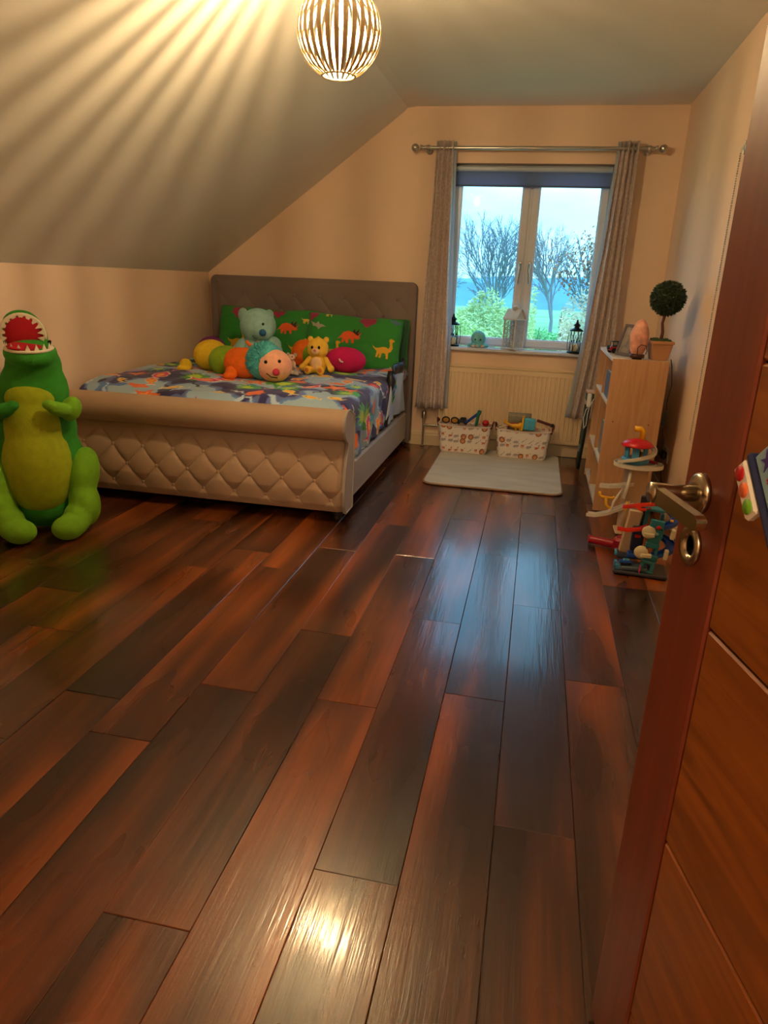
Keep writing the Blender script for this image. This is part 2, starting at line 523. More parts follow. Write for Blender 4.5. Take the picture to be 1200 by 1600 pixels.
# ---- floor and its planks
fl = struct(MB().box(((XL + XR) / 2, (-1.6 + YB) / 2, -.03), (XR - XL + .4, YB + 1.7, .036)).build('floor', DARKFLOOR))
PW, PL = .192, 1.2745
phase = {-1: 6.19, 0: 10.27, 1: 7.43, 2: 11.25, 3: 15.75, -2: 9.54, -3: 11.73, -4: 9.45, -5: 14.47}
pm = {}
def plank_mesh(w, l):
    key = (round(w, 3), round(l, 3))
    if key in pm: return pm[key]
    g, c, h, z0 = .0004, .0016, .010, -.012
    x0, x1, y0, y1 = g, w - g, g, l - g
    v = [(x0, y0, z0), (x1, y0, z0), (x1, y1, z0), (x0, y1, z0),
         (x0, y0, -c * .8), (x1, y0, -c * .8), (x1, y1, -c * .8), (x0, y1, -c * .8),
         (x0 + c, y0 + c, 0), (x1 - c, y0 + c, 0), (x1 - c, y1 - c, 0), (x0 + c, y1 - c, 0)]
    f = [(0, 1, 5, 4), (1, 2, 6, 5), (2, 3, 7, 6), (3, 0, 4, 7), (4, 5, 9, 8), (5, 6, 10, 9), (6, 7, 11, 10), (7, 4, 8, 11), (8, 9, 10, 11)]
    me = bpy.data.meshes.new('plank'); me.from_pydata(v, [], f); me.materials.append(PLANK); me.update()
    pm[key] = me
    return me
rp = random.Random(5)
for c in range(-13, 6):
    ph = phase.get(c, rp.uniform(0, 6.6)) * .192
    x0 = max(c * PW, XL); x1 = min((c + 1) * PW, XR)
    if x1 - x0 < .01: continue
    k0 = math.floor((-.6 - ph) / PL)
    for k in range(k0, k0 + 8):
        y0 = max(ph + k * PL, -.6); y1 = min(ph + (k + 1) * PL, YB)
        if y1 - y0 < .03: continue
        o = bpy.data.objects.new('plank', plank_mesh(x1 - x0, y1 - y0))
        o.location = (x0, y0, -.003)
        # boards sit very slightly off level, as laid boards do
        o.rotation_euler = (rp.uniform(-.0012, .0012), rp.uniform(-.004, .004) if (c, k) not in () else 0, 0)
        COL.objects.link(o); o.parent = fl

# ---- skirting
def skirting(name, p0, p1, nrm2):
    p0 = Vector(p0); p1 = Vector(p1); L_ = (p1 - p0).length; d_ = (p1 - p0).normalized()
    n_ = Vector((*nrm2, 0))
    prof = [(0, 0), (.016, 0), (.016, .085), (.013, .092), (.013, .10), (.008, .118), (0, .12)]
    M_ = Matrix(((n_.x, 0, d_.x, p0.x), (n_.y, 0, d_.y, p0.y), (0, 1, 0, .0005), (0, 0, 0, 1)))
    return struct(MB().prism(prof, L_, M_).build(name, GLOSSW))
skirting('baseboard_back', (XL, YB, 0), (XR, YB, 0), (0, -1))
skirting('baseboard_right', (XR, YF, 0), (XR, YB - .017, 0), (-1, 0))
skirting('baseboard_left', (XL, YF, 0), (XL, YB - .017, 0), (1, 0))

# ================================================================== window
win = sroot('window_1', (0, 0, 0))
YW = 5.625                                       # room side of the frame
def frame_rect(mb, x0, x1, z0, z1, w, y0, y1, ch=.004):
    ym, t = (y0 + y1) / 2, y1 - y0
    mb.box((x0 + w / 2, ym, (z0 + z1) / 2), (w, t, z1 - z0), ch=ch)
    mb.box((x1 - w / 2, ym, (z0 + z1) / 2), (w, t, z1 - z0), ch=ch)
    mb.box(((x0 + x1) / 2, ym, z0 + w / 2), (x1 - x0 - 2 * w, t, w), ch=ch)
    mb.box(((x0 + x1) / 2, ym, z1 - w / 2), (x1 - x0 - 2 * w, t, w), ch=ch)
fm = MB()
frame_rect(fm, OX0, OX1, OZ0 + .03, OZ1, .022, YW + .012, YW + .07)
fm.box((.038, YW + .045, (OZ0 + OZ1) / 2), (.05, .06, OZ1 - OZ0 - .06), ch=.004)
fm.build('frame', UPVC, win)
for (a, b, hs) in ((OX0 + .012, .030, 1), (.046, OX1 - .012, -1)):
    sm = MB()
    z0, z1 = OZ0 + .042, OZ1 - .012
    frame_rect(sm, a, b, z0, z1, .052 if hs else .05, YW, YW + .055, .006)
    sash = sm.build('sash', UPVC, win)
    gb = MB(); frame_rect(gb, a + .050, b - .050, z0 + .050, z1 - .050, .008, YW + .008, YW + .04, .002)
    gb.build('glazing_bead', UPVC, sash)
    MB().box(((a + b) / 2, YW + .03, (z0 + z1) / 2), (b - a - .1, .006, z1 - z0 - .1)).build('pane', GLASS, sash)
    hx = (b - .026) if hs > 0 else (a + .026)
    hb = MB(); hb.box((hx, YW - .004, 1.39), (.022, .012, .07), ch=.004)
    hb.cyl((hx, YW - .008, 1.40), (hx, YW - .035, 1.40), .008)
    hb.tube([(hx, YW - .035, 1.405), (hx, YW - .04, 1.37), (hx - .004 * hs, YW - .04, 1.30), (hx - .006 * hs, YW - .038, 1.265)], [.010, .009, .008, .007], 8)
    hb.build('handle', CHROME, sash)
MB().box(((OX0 + OX1) / 2 - .0, (5.495 + YW + .03) / 2, .777), (OX1 - OX0 + .05, YW + .03 - 5.495, .026), ch=.007).build('sill', UPVC, win)
# roller blind inside the reveal
rb = root('roller_blind', ((OX0 + OX1) / 2, 5.59, 2.05), 'blue-grey roller blind pulled up at the head of the window', 'blind')
MB().box((0, 0, -.012), (OX1 - OX0 - .01, .055, .034), ch=.008).build('cassette', mat('blind_case', lin(176, 192, 208), .4), rb)
BLF = mat('blind_fabric', lin(132, 160, 204), .8)
t_ = BLF.node_tree; b_ = t_.nodes['Principled BSDF']; trn = t_.nodes.new('ShaderNodeBsdfTranslucent'); trn.inputs['Color'].default_value = lin(132, 160, 206)
mxs = t_.nodes.new('ShaderNodeMixShader'); mxs.inputs['Fac'].default_value = .4
t_.links.new(b_.outputs[0], mxs.inputs[1]); t_.links.new(trn.outputs[0], mxs.inputs[2]); t_.links.new(mxs.outputs[0], t_.nodes['Material Output'].inputs['Surface'])
MB().box((0, .0, -.075), (OX1 - OX0 - .03, .003, .10)).build('fabric', BLF, rb)
MB().cyl((-(OX1 - OX0 - .03) / 2, 0, -.122), ((OX1 - OX0 - .03) / 2, 0, -.122), .006).build('bottom_bar', mat('blind_bar', lin(80, 100, 130), .5), rb)

# ================================================================== curtains and pole
CURT = mat('patterned_curtain_cloth', lin(208, 194, 188), .8, var=.22, vscale=60, bump=.25, bscale=180, sheen=.3)
LINING = mat('pale_curtain_lining', lin(214, 220, 228), .7)
t_ = LINING.node_tree; b_ = t_.nodes['Principled BSDF']
trn = t_.nodes.new('ShaderNodeBsdfTranslucent'); trn.inputs['Color'].default_value = lin(210, 218, 228)
mxs = t_.nodes.new('ShaderNodeMixShader'); mxs.inputs['Fac'].default_value = .5
t_.links.new(b_.outputs[0], mxs.inputs[1]); t_.links.new(trn.outputs[0], mxs.inputs[2]); t_.links.new(mxs.outputs[0], t_.nodes['Material Output'].inputs['Surface'])
def curtain(name_label, tops, rows, folds, side, lab_extra):
    """rows: list of (z, x_left, x_right)"""
    rt_ = root('curtain', ((tops[0] + tops[1]) / 2, 5.44, 2.15), name_label, 'curtain', 'patterned curtains at the window')
    nu, nv = 40, folds * 16
    zs = [r[0] for r in rows]
    P = np.zeros((nu, nv, 3))
    for i in range(nu):
        z = zs[0] + (zs[-1] - zs[0]) * i / (nu - 1)
        xl = np.interp(-z, [-q for q in zs], [r[1] for r in rows]); xr = np.interp(-z, [-q for q in zs], [r[2] for r in rows])
        f = i / (nu - 1)
        for j in range(nv):
            u = j / (nv - 1)
            amp = .022 + .008 * f
            a = u * folds * 2 * PI
            P[i, j] = (xl + (xr - xl) * (u + .012 * math.sin(a * 2) * (1 - f)) + .006 * math.sin(9 * f + 7 * u) * f, 5.432 + amp * math.sin(a + .5 * f * math.sin(3 * u)) + .008 * math.sin(5 * f + 11 * u) - .01 * f, z)
    P -= np.array(rt_.location)
    grid_mesh('drape', P, CURT, rt_, solid=.003)
    # lining: narrow strip showing at the window-side edge
    Q = np.zeros((nu, 6, 3))
    for i in range(nu):
        z = zs[0] + (zs[-1] - zs[0]) * i / (nu - 1)
        f = i / (nu - 1)
        xl = np.interp(-z, [-q for q in zs], [r[1] for r in rows]); xr = np.interp(-z, [-q for q in zs], [r[2] for r in rows])
        e = xr if side > 0 else xl
        for j in range(6):
            Q[i, j] = (e + side * (-.03 + (.045 + .012 * f) * j / 5), 5.468 + .004 * math.sin(j * 1.3), z - .0)
    Q -= np.array(rt_.location)
    grid_mesh('lining', Q, LINING, rt_, solid=.002)
    rg = None
    for k in range(folds):
        x = tops[0] + (tops[1] - tops[0]) * (k + .5) / folds - rt_.location.x
        pts = [(x, .026 * math.cos(a), .026 * math.sin(a)) for a in [2 * PI * q / 14 for q in range(14)]]
        if rg is None:
            rg = MB().tube([(0, p[1], p[2]) for p in pts], .005, 6, True).build('eyelet', CHROME, rt_, (x, 0, 0))
        else:
            c2 = rg.copy(); COL.objects.link(c2); c2.parent = rt_; c2.location = (x, 0, 0)
    return rt_
curtain('long grey-beige patterned curtain hanging left of the window, beside the headboard', (-.635, -.515), [(2.195, -.64, -.52), (1.5, -.655, -.50), (.9, -.675, -.48), (.32, -.70, -.475)], 4, 1, '')
curtain('long grey-beige patterned curtain right of the window, hanging down behind the bookcase', (.605, .715), [(2.195, .60, .72), (1.5, .572, .722), (.9, .53, .735), (.32, .475, .74)], 4, -1, '')
pole = root('curtain_pole', (.04, 5.44, 2.15), 'brushed steel curtain pole with ball ends above the window', 'curtain pole')
MB().cyl((-.80, 0, 0), (.80, 0, 0), .0125, n=18).build('rod', CHROME, pole)
for sx in (-1, 1):
    fb = MB(); fb.ell((sx * .835, 0, 0), .027); fb.lathe([(.0, 0), (.019, 0), (.019, .012), (.012, .018), (.012, .03)], (sx * .80, 0, 0), 16, (0, -sx * PI / 2, 0))
    fb.build('finial', CHROME, pole)
    bk = MB(); bk.cyl((sx * .745, 0, -.004), (sx * .745, .085, -.004), .007); bk.lathe([(0, 0), (.026, 0), (.026, .008), (.012, .014)], (sx * .745, .098, -.004), 18, (PI / 2, 0, 0)); bk.lathe([(.019, -.012), (.019, .012), (.013, .012), (.013, -.012)], (sx * .745, 0, 0), 18, (0, PI / 2, 0))
    bk.build('bracket', CHROME, pole)

# ================================================================== radiator
RADM = mat('cream_enamel', lin(232, 208, 170), .35)
rad = root('radiator', (.04, 5.512, .10), 'white fluted panel radiator under the window behind the toy baskets', 'radiator')
rw, rh = 1.10, .55
def corr():
    n = 33; pts = []
    for i in range(n):
        x = -rw / 2 + rw * i / n; p = rw / n
        pts += [(x + p * .10, -.031), (x + p * .26, -.037), (x + p * .74, -.037), (x + p * .90, -.031)]
    front = [(-rw / 2, -.031)] + pts + [(rw / 2, -.031)]
    return front
fr = corr()
mb_ = MB()
v_ = [(p[0], p[1], .03) for p in fr] + [(p[0], p[1], rh - .045) for p in fr]
nfr = len(fr)
mb_.add(v_, [(i, i + 1, nfr + i + 1, nfr + i) for i in range(nfr - 1)], None, False)
mb_.box((0, .0, rh / 2), (rw, .036, rh - .01), ch=.004)
mb_.box((0, -.030, rh - .028), (rw, .012, .04), ch=.004); mb_.box((0, -.030, .016), (rw, .012, .03), ch=.004)
mb_.build('panel', RADM, rad)
gm = MB()
for i in range(44):
    x = -rw / 2 + rw * (i + .5) / 44
    gm.box((x, -.005, rh + .004), (.006, .05, .006))
gm.box((0, -.031, rh + .003), (rw, .006, .014), ch=.002); gm.box((0, .02, rh + .003), (rw, .006, .014), ch=.002)
g_ = gm.build('top_grille', RADM, rad); 
for sx in (-1, 1):
    MB().box((sx * (rw / 2 + .003), -.006, rh / 2), (.006, .062, rh - .02), ch=.002).build('side_cover', RADM, rad)
vp = MB(); vp.cyl((-.675, -.01, -.10), (-.675, -.01, .17), .009, n=12); vp.cyl((-.675, -.01, .07), (-.56, -.01, .07), .009, n=12); vp.lathe([(0, 0), (.016, 0), (.019, .01), (.019, .05), (.012, .062), (0, .064)], (-.675, -.01, .12), 16); vp.lathe([(.018, 0), (.018, .006), (.01, .008)], (-.675, -.01, -.0995), 16)
vp.build('valve_pipe', CHROME, rad)

# ================================================================== bed
BX0, BX1 = -2.385, -.735
bed = root('bed', ((BX0 + BX1) / 2, 4.45, 0), 'taupe upholstered sleigh bed with buttoned footboard against the left wall', 'bed')
BO = Vector(bed.location)
def loc_pts(P): return P - np.array(BO)
def tuft(xs, zs, sx, sz, amp, z_off, x_off, zfade):
    X, Z = np.meshgrid(xs, zs, indexing='ij')
    u = (X - x_off) / sx + (Z - z_off) / sz; v = (X - x_off) / sx - (Z - z_off) / sz
    h = (np.abs(np.sin(PI * u)) ** .34) * (np.abs(np.sin(PI * v)) ** .34)
    f = np.clip((Z - zfade[0]) / .05, 0, 1) * np.clip((zfade[1] - Z) / .05, 0, 1)
    return X, Z, amp * (1 - f + f * h)
# footboard: core, tufted face, roll
def fy(z):      # front face line of the lower panel
    return np.interp(z, [.055, .10, .18, .28, .36, .43, .47], [3.455, 3.43, 3.418, 3.43, 3.452, 3.485, 3.50])
zf = np.linspace(.06, .465, 84); xf = np.linspace(BX0 + .02, BX1 - .012, 440)
SX = .182
X_, Z_, H_ = tuft(xf, zf, SX, .20, .022, .325, BX1 - .075, (.075, .415))
edge = np.minimum(np.clip((X_ - xf[0]) / .03, 0, 1), np.clip((xf[-1] - X_) / .03, 0, 1)) ** .5
Y_ = fy(Z_) + .026 - H_ * edge
grid_mesh('tufted_panel', loc_pts(np.stack([X_, Y_, Z_], -1)), VELVET, bed)
core = [(float(fy(z)) + .03, z) for z in (.055, .10, .18, .28, .36, .43, .47)] + [(3.52, .52), (3.60, .56), (3.61, .50), (3.60, .30), (3.585, .055)]
Mx = lambda x0: Matrix(((0, 0, 1, x0 - BO.x), (1, 0, 0, -BO.y), (0, 1, 0, 0), (0, 0, 0, 1)))
MB().prism(core, BX1 - BX0, Mx(BX0)).build('footboard', VELVET, bed)
# roll: teardrop section
rc = (3.485, .528)
rollp = [(rc[0] + .082 * math.cos(a), rc[1] + .080 * math.sin(a)) for a in np.linspace(-.62 * PI, -1.66 * PI, 22)] + [(3.575, .585), (3.605, .54), (3.60, .49)]
MB().prism(rollp, BX1 - BX0 - .004, Mx(BX0), True).build('footboard_roll', VELVET, bed)
# end scroll with piping on the visible end
scr = MB()
endp = [(p[0], p[1]) for p in rollp[:20]] + [(3.60, .57), (3.612, .48), (3.605, .30), (3.60, .055)] + [(float(fy(z)) + .004, z) for z in (.055, .10, .18, .28, .36, .43)]
scr.prism(endp, .012, Mx(BX1 - .006))
endc = scr.build('end_panel', DAYLIT_V, bed, label='upholstered end of the footboard, window light put into its colour')
MB().tube([(BX1 + .006 - BO.x, p[0] - BO.y, p[1]) for p in endp], .005, 6, True).build('piping', DAYLIT_V, endc)
btn = None
BTN = MB().ell((0, 0, 0), (.010, .006, .010), n=10, m=6).mesh('button'); BTN.materials.append(VELVET)
for row, zb in enumerate((.425, .325, .225, .125)):
    for k in range(-10, 3):
        x = BX1 - .075 + (k + (0 if row % 2 else .5)) * SX
        if x < BX0 + .05 or x > BX1 - .03: continue
        o = bpy.data.objects.new('button', BTN); COL.objects.link(o); o.parent = bed
        o.location = Vector((x, float(fy(zb)) + .022, zb)) - BO
# headboard
hb_ = MB()
HZ = 1.245
def rrect(x0, x1, z0, z1, r):
    p = [(x0, z0), (x1, z0)]
    p += [(x1 - r + r * math.cos(a), z1 - r + r * math.sin(a)) for a in np.linspace(0, PI / 2, 7)]
    p += [(x0 + r + r * math.cos(a), z1 - r + r * math.sin(a)) for a in np.linspace(PI / 2, PI, 7)]
    return p
MY = Matrix(((1, 0, 0, -BO.x), (0, 0, 1, 5.435 - BO.y), (0, 1, 0, 0), (0, 0, 0, 1)))
hbo = hb_.prism(rrect(BX0, BX1, .03, HZ, .05), .085, MY).build('headboard', VELVET_D, bed, bevel=.012)
xh = np.linspace(BX0 + .05, BX1 - .05, 260); zh = np.linspace(.45, HZ - .03, 130)
HX = .205
Xh, Zh, Hh = tuft(xh, zh, HX, .24, .010, HZ - .13, BX1 - .14, (.45, HZ - .09))
eg = np.minimum.reduce([np.clip((Xh - xh[0]) / .03, 0, 1), np.clip((xh[-1] - Xh) / .03, 0, 1), np.clip((zh[-1] - Zh) / .03, 0, 1)]) ** .5
grid_mesh('headboard_pad', loc_pts(np.stack([Xh, 5.437 - Hh * eg, Zh], -1)), VELVET_D, bed)
BTN2 = BTN.copy(); BTN2.materials.clear(); BTN2.materials.append(VELVET_D)
for row in range(5):
    zb = HZ - .13 - row * .12
    for k in range(-9, 3):
        x = BX1 - .14 + (k + (.5 if row % 2 else 0)) * HX
        if x < BX0 + .08 or x > BX1 - .07: continue
        o = bpy.data.objects.new('button', BTN2); COL.objects.link(o); o.parent = bed
        o.location = Vector((x, 5.432, zb)) - BO
# rails, slatted deck and feet
for (x, s_) in ((BX1 - .035, 1), (BX0 + .035, -1)):
    MB().box((x - BO.x - s_ * .012, 4.50 - BO.y, .170), (.045, 1.80, .215), ch=.012).build('side_rail', DAYLIT_V, bed)
SLAT = mat('slat_wood', lin(196, 160, 110), .6)
for k in range(14):
    MB().box((0, 3.70 + k * .125 - BO.y, .245), (BX1 - BX0 - .16, .06, .014)).build('slat', SLAT, bed)
FOOTW = mat('dark_turned_wood', lin(38, 24, 20), .35)
fl_ = MB().lathe([(.014, 0), (.018, .004), (.024, .02), (.020, .028), (.028, .042), (.03, .058)], (0, 0, 0), 16).mesh('leg'); fl_.materials.append(FOOTW)
for (x, y) in ((BX1 - .05, 3.50), (BX0 + .05, 3.50), (BX1 - .05, 5.46), (BX0 + .05, 5.46)):
    o = bpy.data.objects.new('leg', fl_); COL.objects.link(o); o.parent = bed; o.location = Vector((x, y, 0)) - BO

# mattress
MATT = mat('white_ticking', lin(205, 210, 218), .8, bump=.1, bscale=150)
ms = root('mattress', (-1.57, 4.48, .255), 'white mattress under the printed duvet on the upholstered bed', 'mattress')
MB().box((0, 0, .16), (1.44, 1.68, .30), ch=.04).build('body', MATT, ms)
MB().tube([(sx * .723, sy * .843, .305) for sx, sy in ((-1, -1), (1, -1), (1, 1), (-1, 1))], .006, 6, True).build('piping', MATT, ms)

# ---- duvet with printed sea creatures
def sea_print(X, Y):
    C = np.zeros(X.shape + (3,))
    n1 = np.array([noise.fractal(Vector((x * 3.3, y * 3.3, 3.1)), .9, 2.1, 3) for x, y in zip(X.ravel()[::1], Y.ravel()[::1])]).reshape(X.shape)
    n2 = np.array([noise.noise(Vector((x * 5.1 + 9, y * 5.1, 8.1))) for x, y in zip(X.ravel(), Y.ravel())]).reshape(X.shape)
    C[:] = lin(96, 112, 172)[:3]
    C[n1 > .10] = lin(160, 190, 214)[:3]
    C[(n1 > .02) & (n1 <= .10)] = lin(88, 136, 206)[:3]
    C[n1 < -.07] = lin(42, 42, 104)[:3]
    C[(n2 > .28) & (n1 < .1)] = lin(40, 36, 84)[:3]
    rr = random.Random(3)
    shapes = [(CRAB, lin(216, 40, 60), .18), (WAVE, lin(186, 214, 240), .2), (STAR, lin(236, 110, 52), .20), (WEED, lin(70, 160, 40), .26), (FISH, lin(226, 62, 120), .19), (FISH, lin(240, 200, 40), .13), (WAVE, lin(214, 226, 240), .17), (BLOB, lin(240, 116, 60), .13), (WEED, lin(60, 160, 190), .17), (WAVE, lin(226, 120, 190), .16), (WEED, lin(52, 176, 96), .2), (WAVE, lin(30, 30, 70), .2), (FISH, lin(246, 150, 60), .15)]
    k = 0
    pts = []
    for gx in np.arange(X.min(), X.max(), .155):
        for gy in np.arange(Y.min(), Y.max(), .155):
            px, py = gx + rr.uniform(-.045, .045), gy + rr.uniform(-.045, .045)
            sh = shapes[(k * 5 + rr.randrange(3)) % len(shapes)]; k += 1
            r_ = rr.uniform(0, 6.28); sc = sh[2] * rr.uniform(.85, 1.15)
            if sh[0] is FISH:
                stamp(C, X, Y, FISH, lin(250, 240, 230), px, py, sc * 1.12, r_)
            stamp(C, X, Y, sh[0], sh[1], px, py, sc, r_)
            if sh[0] is WEED: stamp(C, X, Y, WEED, lin(190, 220, 50), px, py, sc * .5, r_)
            if sh[0] is FISH: stamp(C, X, Y, FISH, lin(250, 170, 60), px, py, sc * .5, r_); stamp(C, X, Y, DOT, lin(20, 20, 30), px + math.cos(r_) * sc * .3, py + math.sin(r_) * sc * .3, .012)
            if sh[0] is CRAB: stamp(C, X, Y, BLOB, lin(250, 90, 90), px, py, sc * .35, r_)
            if sh[0] is STAR: stamp(C, X, Y, STAR, lin(250, 160, 90), px, py, sc * .45, r_)
    return C
DUV = mat('sea_print_cotton', (1, 1, 1, 1), .75, attr='print', bump=.15, bscale=90, sheen=.15)
dv = root('duvet', (-1.57, 4.3, .6), 'blue duvet printed with sea creatures spread over the bed', 'duvet')
nu, nv = 300, 360
xs = np.linspace(-.82, 1.14, nu); ys = np.linspace(0, 1.90, nv)   # unrolled coords: x across bed (0 = centre), right part drops over the edge
U, V = np.meshgrid(xs, ys, indexing='ij')
cols = sea_print(U + 5, V)
hw = .745; R = .055
P = np.zeros((nu, nv, 3))
wr = np.array([noise.fractal(Vector((u * 2.6, v * 2.6, 1.7)), 1.0, 2.0, 4) for u, v in zip(U.ravel(), V.ravel())]).reshape(U.shape)
wr2 = np.array([noise.noise(Vector((u * 9, v * 3, 4.7))) for u, v in zip(U.ravel(), V.ravel())]).reshape(U.shape)
top = .628 + .020 * wr - .05 * np.exp(-(V / .05) ** 2) * 1.0 - .018 * np.clip((.3 - V) / .3, 0, 1)
a_ = np.clip((U - hw) / R, 0, PI / 2)
drop = np.clip(U - hw - R * PI / 2, 0, None)
Xp = np.where(U < hw, U, hw + R * np.sin(a_))
Zp = np.where(U < hw, top, top - R * (1 - np.cos(a_)) - drop)
Xp = Xp + np.where(drop > 0, .012 * np.sin(V * 26 + 3 * wr) * np.clip(drop / .12, 0, 1) + .01 * wr2, 0)
# the near part of the hem hangs lower than the far part
lim = np.interp(V, [0, .5, 1.15, 1.3, 1.9], [.29, .29, .33, .5, .57])
Zp = np.maximum(Zp, lim + .0)
Xp = np.where(Zp <= lim + 1e-6, np.minimum(Xp, hw + R + .004), Xp)
P[..., 0] = Xp; P[..., 1] = 3.60 + V - 4.3; P[..., 2] = Zp - .6
grid_mesh('cover', P, DUV, dv, colors=cols, solid=.012)

# ---- pillows printed with dinosaurs
DINOP = mat('dinosaur_print_cotton', (1, 1, 1, 1), .75, attr='print', bump=.12, bscale=90, sheen=.15)
def pillow(loc, w, h, th, rot, label, seed, plain=None):
    r_ = root('pillow', loc, label, 'pillow', 'pillows against the headboard', rot=rot)
    n1, n2 = 230, 150
    u = np.linspace(-1, 1, n1); v = np.linspace(-1, 1, n2)
    Ug, Vg = np.meshgrid(u, v, indexing='ij')
    prof = (np.clip(1 - np.abs(Ug) ** 2.6, 0, 1) ** .5) * (np.clip(1 - np.abs(Vg) ** 2.6, 0, 1) ** .5)
    pin = 1 - .05 * (1 - np.abs(Ug)) ** 0 * (np.abs(Ug * Vg) < 2) * ((1 - np.abs(Vg) ** 2) * np.abs(Ug) ** 6)
    pin2 = 1 - .06 * ((1 - np.abs(Ug) ** 2) * np.abs(Vg) ** 6)
    wrk = np.array([noise.fractal(Vector((a * 2 + seed, b * 2, 2)), 1, 2, 3) for a, b in zip(Ug.ravel(), Vg.ravel())]).reshape(Ug.shape)
    rc_ = 1 - .045 * (np.abs(Ug) ** 5 * np.abs(Vg) ** 5)
    eu = np.array([.030 * noise.noise(Vector((b * 2.2, seed * 3.1, 0 if a > 0 else 5))) for a, b in zip(Ug.ravel(), Vg.ravel())]).reshape(Ug.shape)
    ev = np.array([.055 * noise.noise(Vector((a * 2.4, seed * 5.7, 1 if b > 0 else 8))) for a, b in zip(Ug.ravel(), Vg.ravel())]).reshape(Ug.shape)
    Xq = Ug * w / 2 * pin * rc_ * (1 + eu); Zq = Vg * h / 2 * pin2 * rc_ * (1 + ev)
    C = np.zeros(Xq.shape + (3,)); C[:] = lin(34, 132, 44)[:3]
    rr = random.Random(seed)
    if plain is None:
        lay = [(-.27, .09, PTERO, lin(170, 160, 150), .12), (-.02, .035, TRICE, lin(236, 96, 36), .17), (.23, -.035, SAURO, lin(226, 172, 36), .17), (-.16, -.09, SAURO, lin(226, 172, 36), .17), (.10, .165, BLOB, lin(150, 40, 80), .12), (-.20, .20, SAURO, lin(226, 190, 80), .09), (.30, .17, PTERO, lin(80, 110, 140), .10), (.05, -.14, PTERO, lin(170, 160, 150), .10), (-.33, -.12, TRICE, lin(236, 96, 36), .13), (-.33, .18, BLOB, lin(150, 40, 80), .1), (.32, -.16, STAR, lin(200, 190, 80), .05)]
        if seed == 2:
            lay = [(-.22, -.06, SAURO, lin(226, 172, 36), .17), (-.08, .13, PTERO, lin(176, 160, 120), .13), (.19, .07, TRICE, lin(236, 96, 36), .16), (.28, -.08, SAURO, lin(226, 172, 36), .17), (-.22, .17, BLOB, lin(150, 40, 80), .12), (.10, .18, BLOB, lin(150, 40, 80), .10), (.32, .14, SAURO, lin(226, 190, 80), .08), (.02, -.12, TRICE, lin(236, 96, 36), .14), (.02, .17, WAVE, lin(226, 190, 80), .08)]
        for (a, b, sh, c, s) in lay:
            fl2 = 1
            stamp(C, Xq, Zq, sh, c, a, b, s * 1.05, 0, fl2)
            if sh is TRICE: stamp(C, Xq, Zq, HORN, lin(50, 24, 24), a, b, s * 1.05, 0, fl2)
    else:
        C[:] = plain[:3]
    F = np.stack([Xq, -th / 2 * prof * (1 + .10 * wrk), Zq], -1)
    Bk = np.stack([Xq, th / 2 * prof * (1 + .05 * wrk), Zq], -1)
    grid_mesh('case_front', F, DINOP, r_, colors=C)
    grid_mesh('case_back', Bk[::2, ::2], DINOP, r_, colors=C[::2, ::2], flip=True)
    bd = []
    for k in range(n1): bd.append(F[k, 0])
    for k in range(n2): bd.append(F[-1, k])
    for k in range(n1 - 1, -1, -1): bd.append(F[k, -1])
    for k in range(n2 - 1, -1, -1): bd.append(F[0, k])
    MB().tube([tuple(p) for p in bd[::6]], .005, 6, True).build('seam', mat('green_seam', lin(40, 124, 50), .8), r_)
    return r_
pillow((-1.145, 5.17, .80), .73, .41, .16, (-.30, .05, .05), 'front right pillow, green with orange and yellow dinosaurs', 1)
pillow((-1.85, 5.225, .81), .80, .43, .13, (-.26, .02, -.03), 'left pillow, green with dinosaurs, behind the pale blue teddy', 2)
pillow((-1.10, 5.33, .80), .70, .36, .09, (-.16, .0, .0), 'dark green pillow squeezed behind the front right pillow', 3, lin(20, 78, 50))

# ---- folded bed guard
gd = root('bed_guard', (-.765, 4.92, .30), 'folded mesh bed guard with black band beside the mattress near the headboard', 'bed guard')
MESHB = mat('pale_blue_mesh_cloth', lin(186, 202, 226), .6, bump=.4, bscale=30)
nu, nv = 30, 40
Pg = np.zeros((nu, nv, 3))
for i in range(nu):
    for j in range(nv):
        a, b = i / (nu - 1), j / (nv - 1)
        y0 = -.30 + .10 * b ** 2 if True else 0
        y = y0 + (.36 - y0 - .03 * math.sin(PI * b)) * a
        Pg[i, j] = (.014 * math.sin(a * 9 + 2 * b) + .008 * math.sin(21 * a), y, .02 + .30 * b)
grid_mesh('mesh_panel', Pg, MESHB, gd, solid=.004)
Pb = np.zeros((nu, 10, 3)); 
BLKF = mat('black_shiny_cloth', lin(26, 28, 40), .35, bump=.5, bscale=40)
for i in range(nu):
    for j in range(10):
        a, b = i / (nu - 1), j / 9
        y = -.20 + .56 * a
        Pb[i, j] = (.014 * math.sin(a * 9 + 2) + .012 * math.sin(PI * b) + .006 * math.sin(34 * a), y, .315 + .075 * b + .02 * a)
grid_mesh('top_band', Pb, BLKF, gd, solid=.006)
fp = MB(); fp.tube([(.0, -.31, .01), (.004, -.24, .12), (.0, -.21, .22), (.006, -.20, .30), (.0, -.19, .37)], [.012, .016, .02, .034, .02], 10)
fp.build('edge_tube', BLKF, gd)

# ================================================================== plush toys
def furry(name, c, var=.1): return mat(name, c, .9, var=var, vscale=30, bump=.5, bscale=150, sheen=.4)
EYE = mat('black_eye_bead', lin(16, 12, 12), .15)
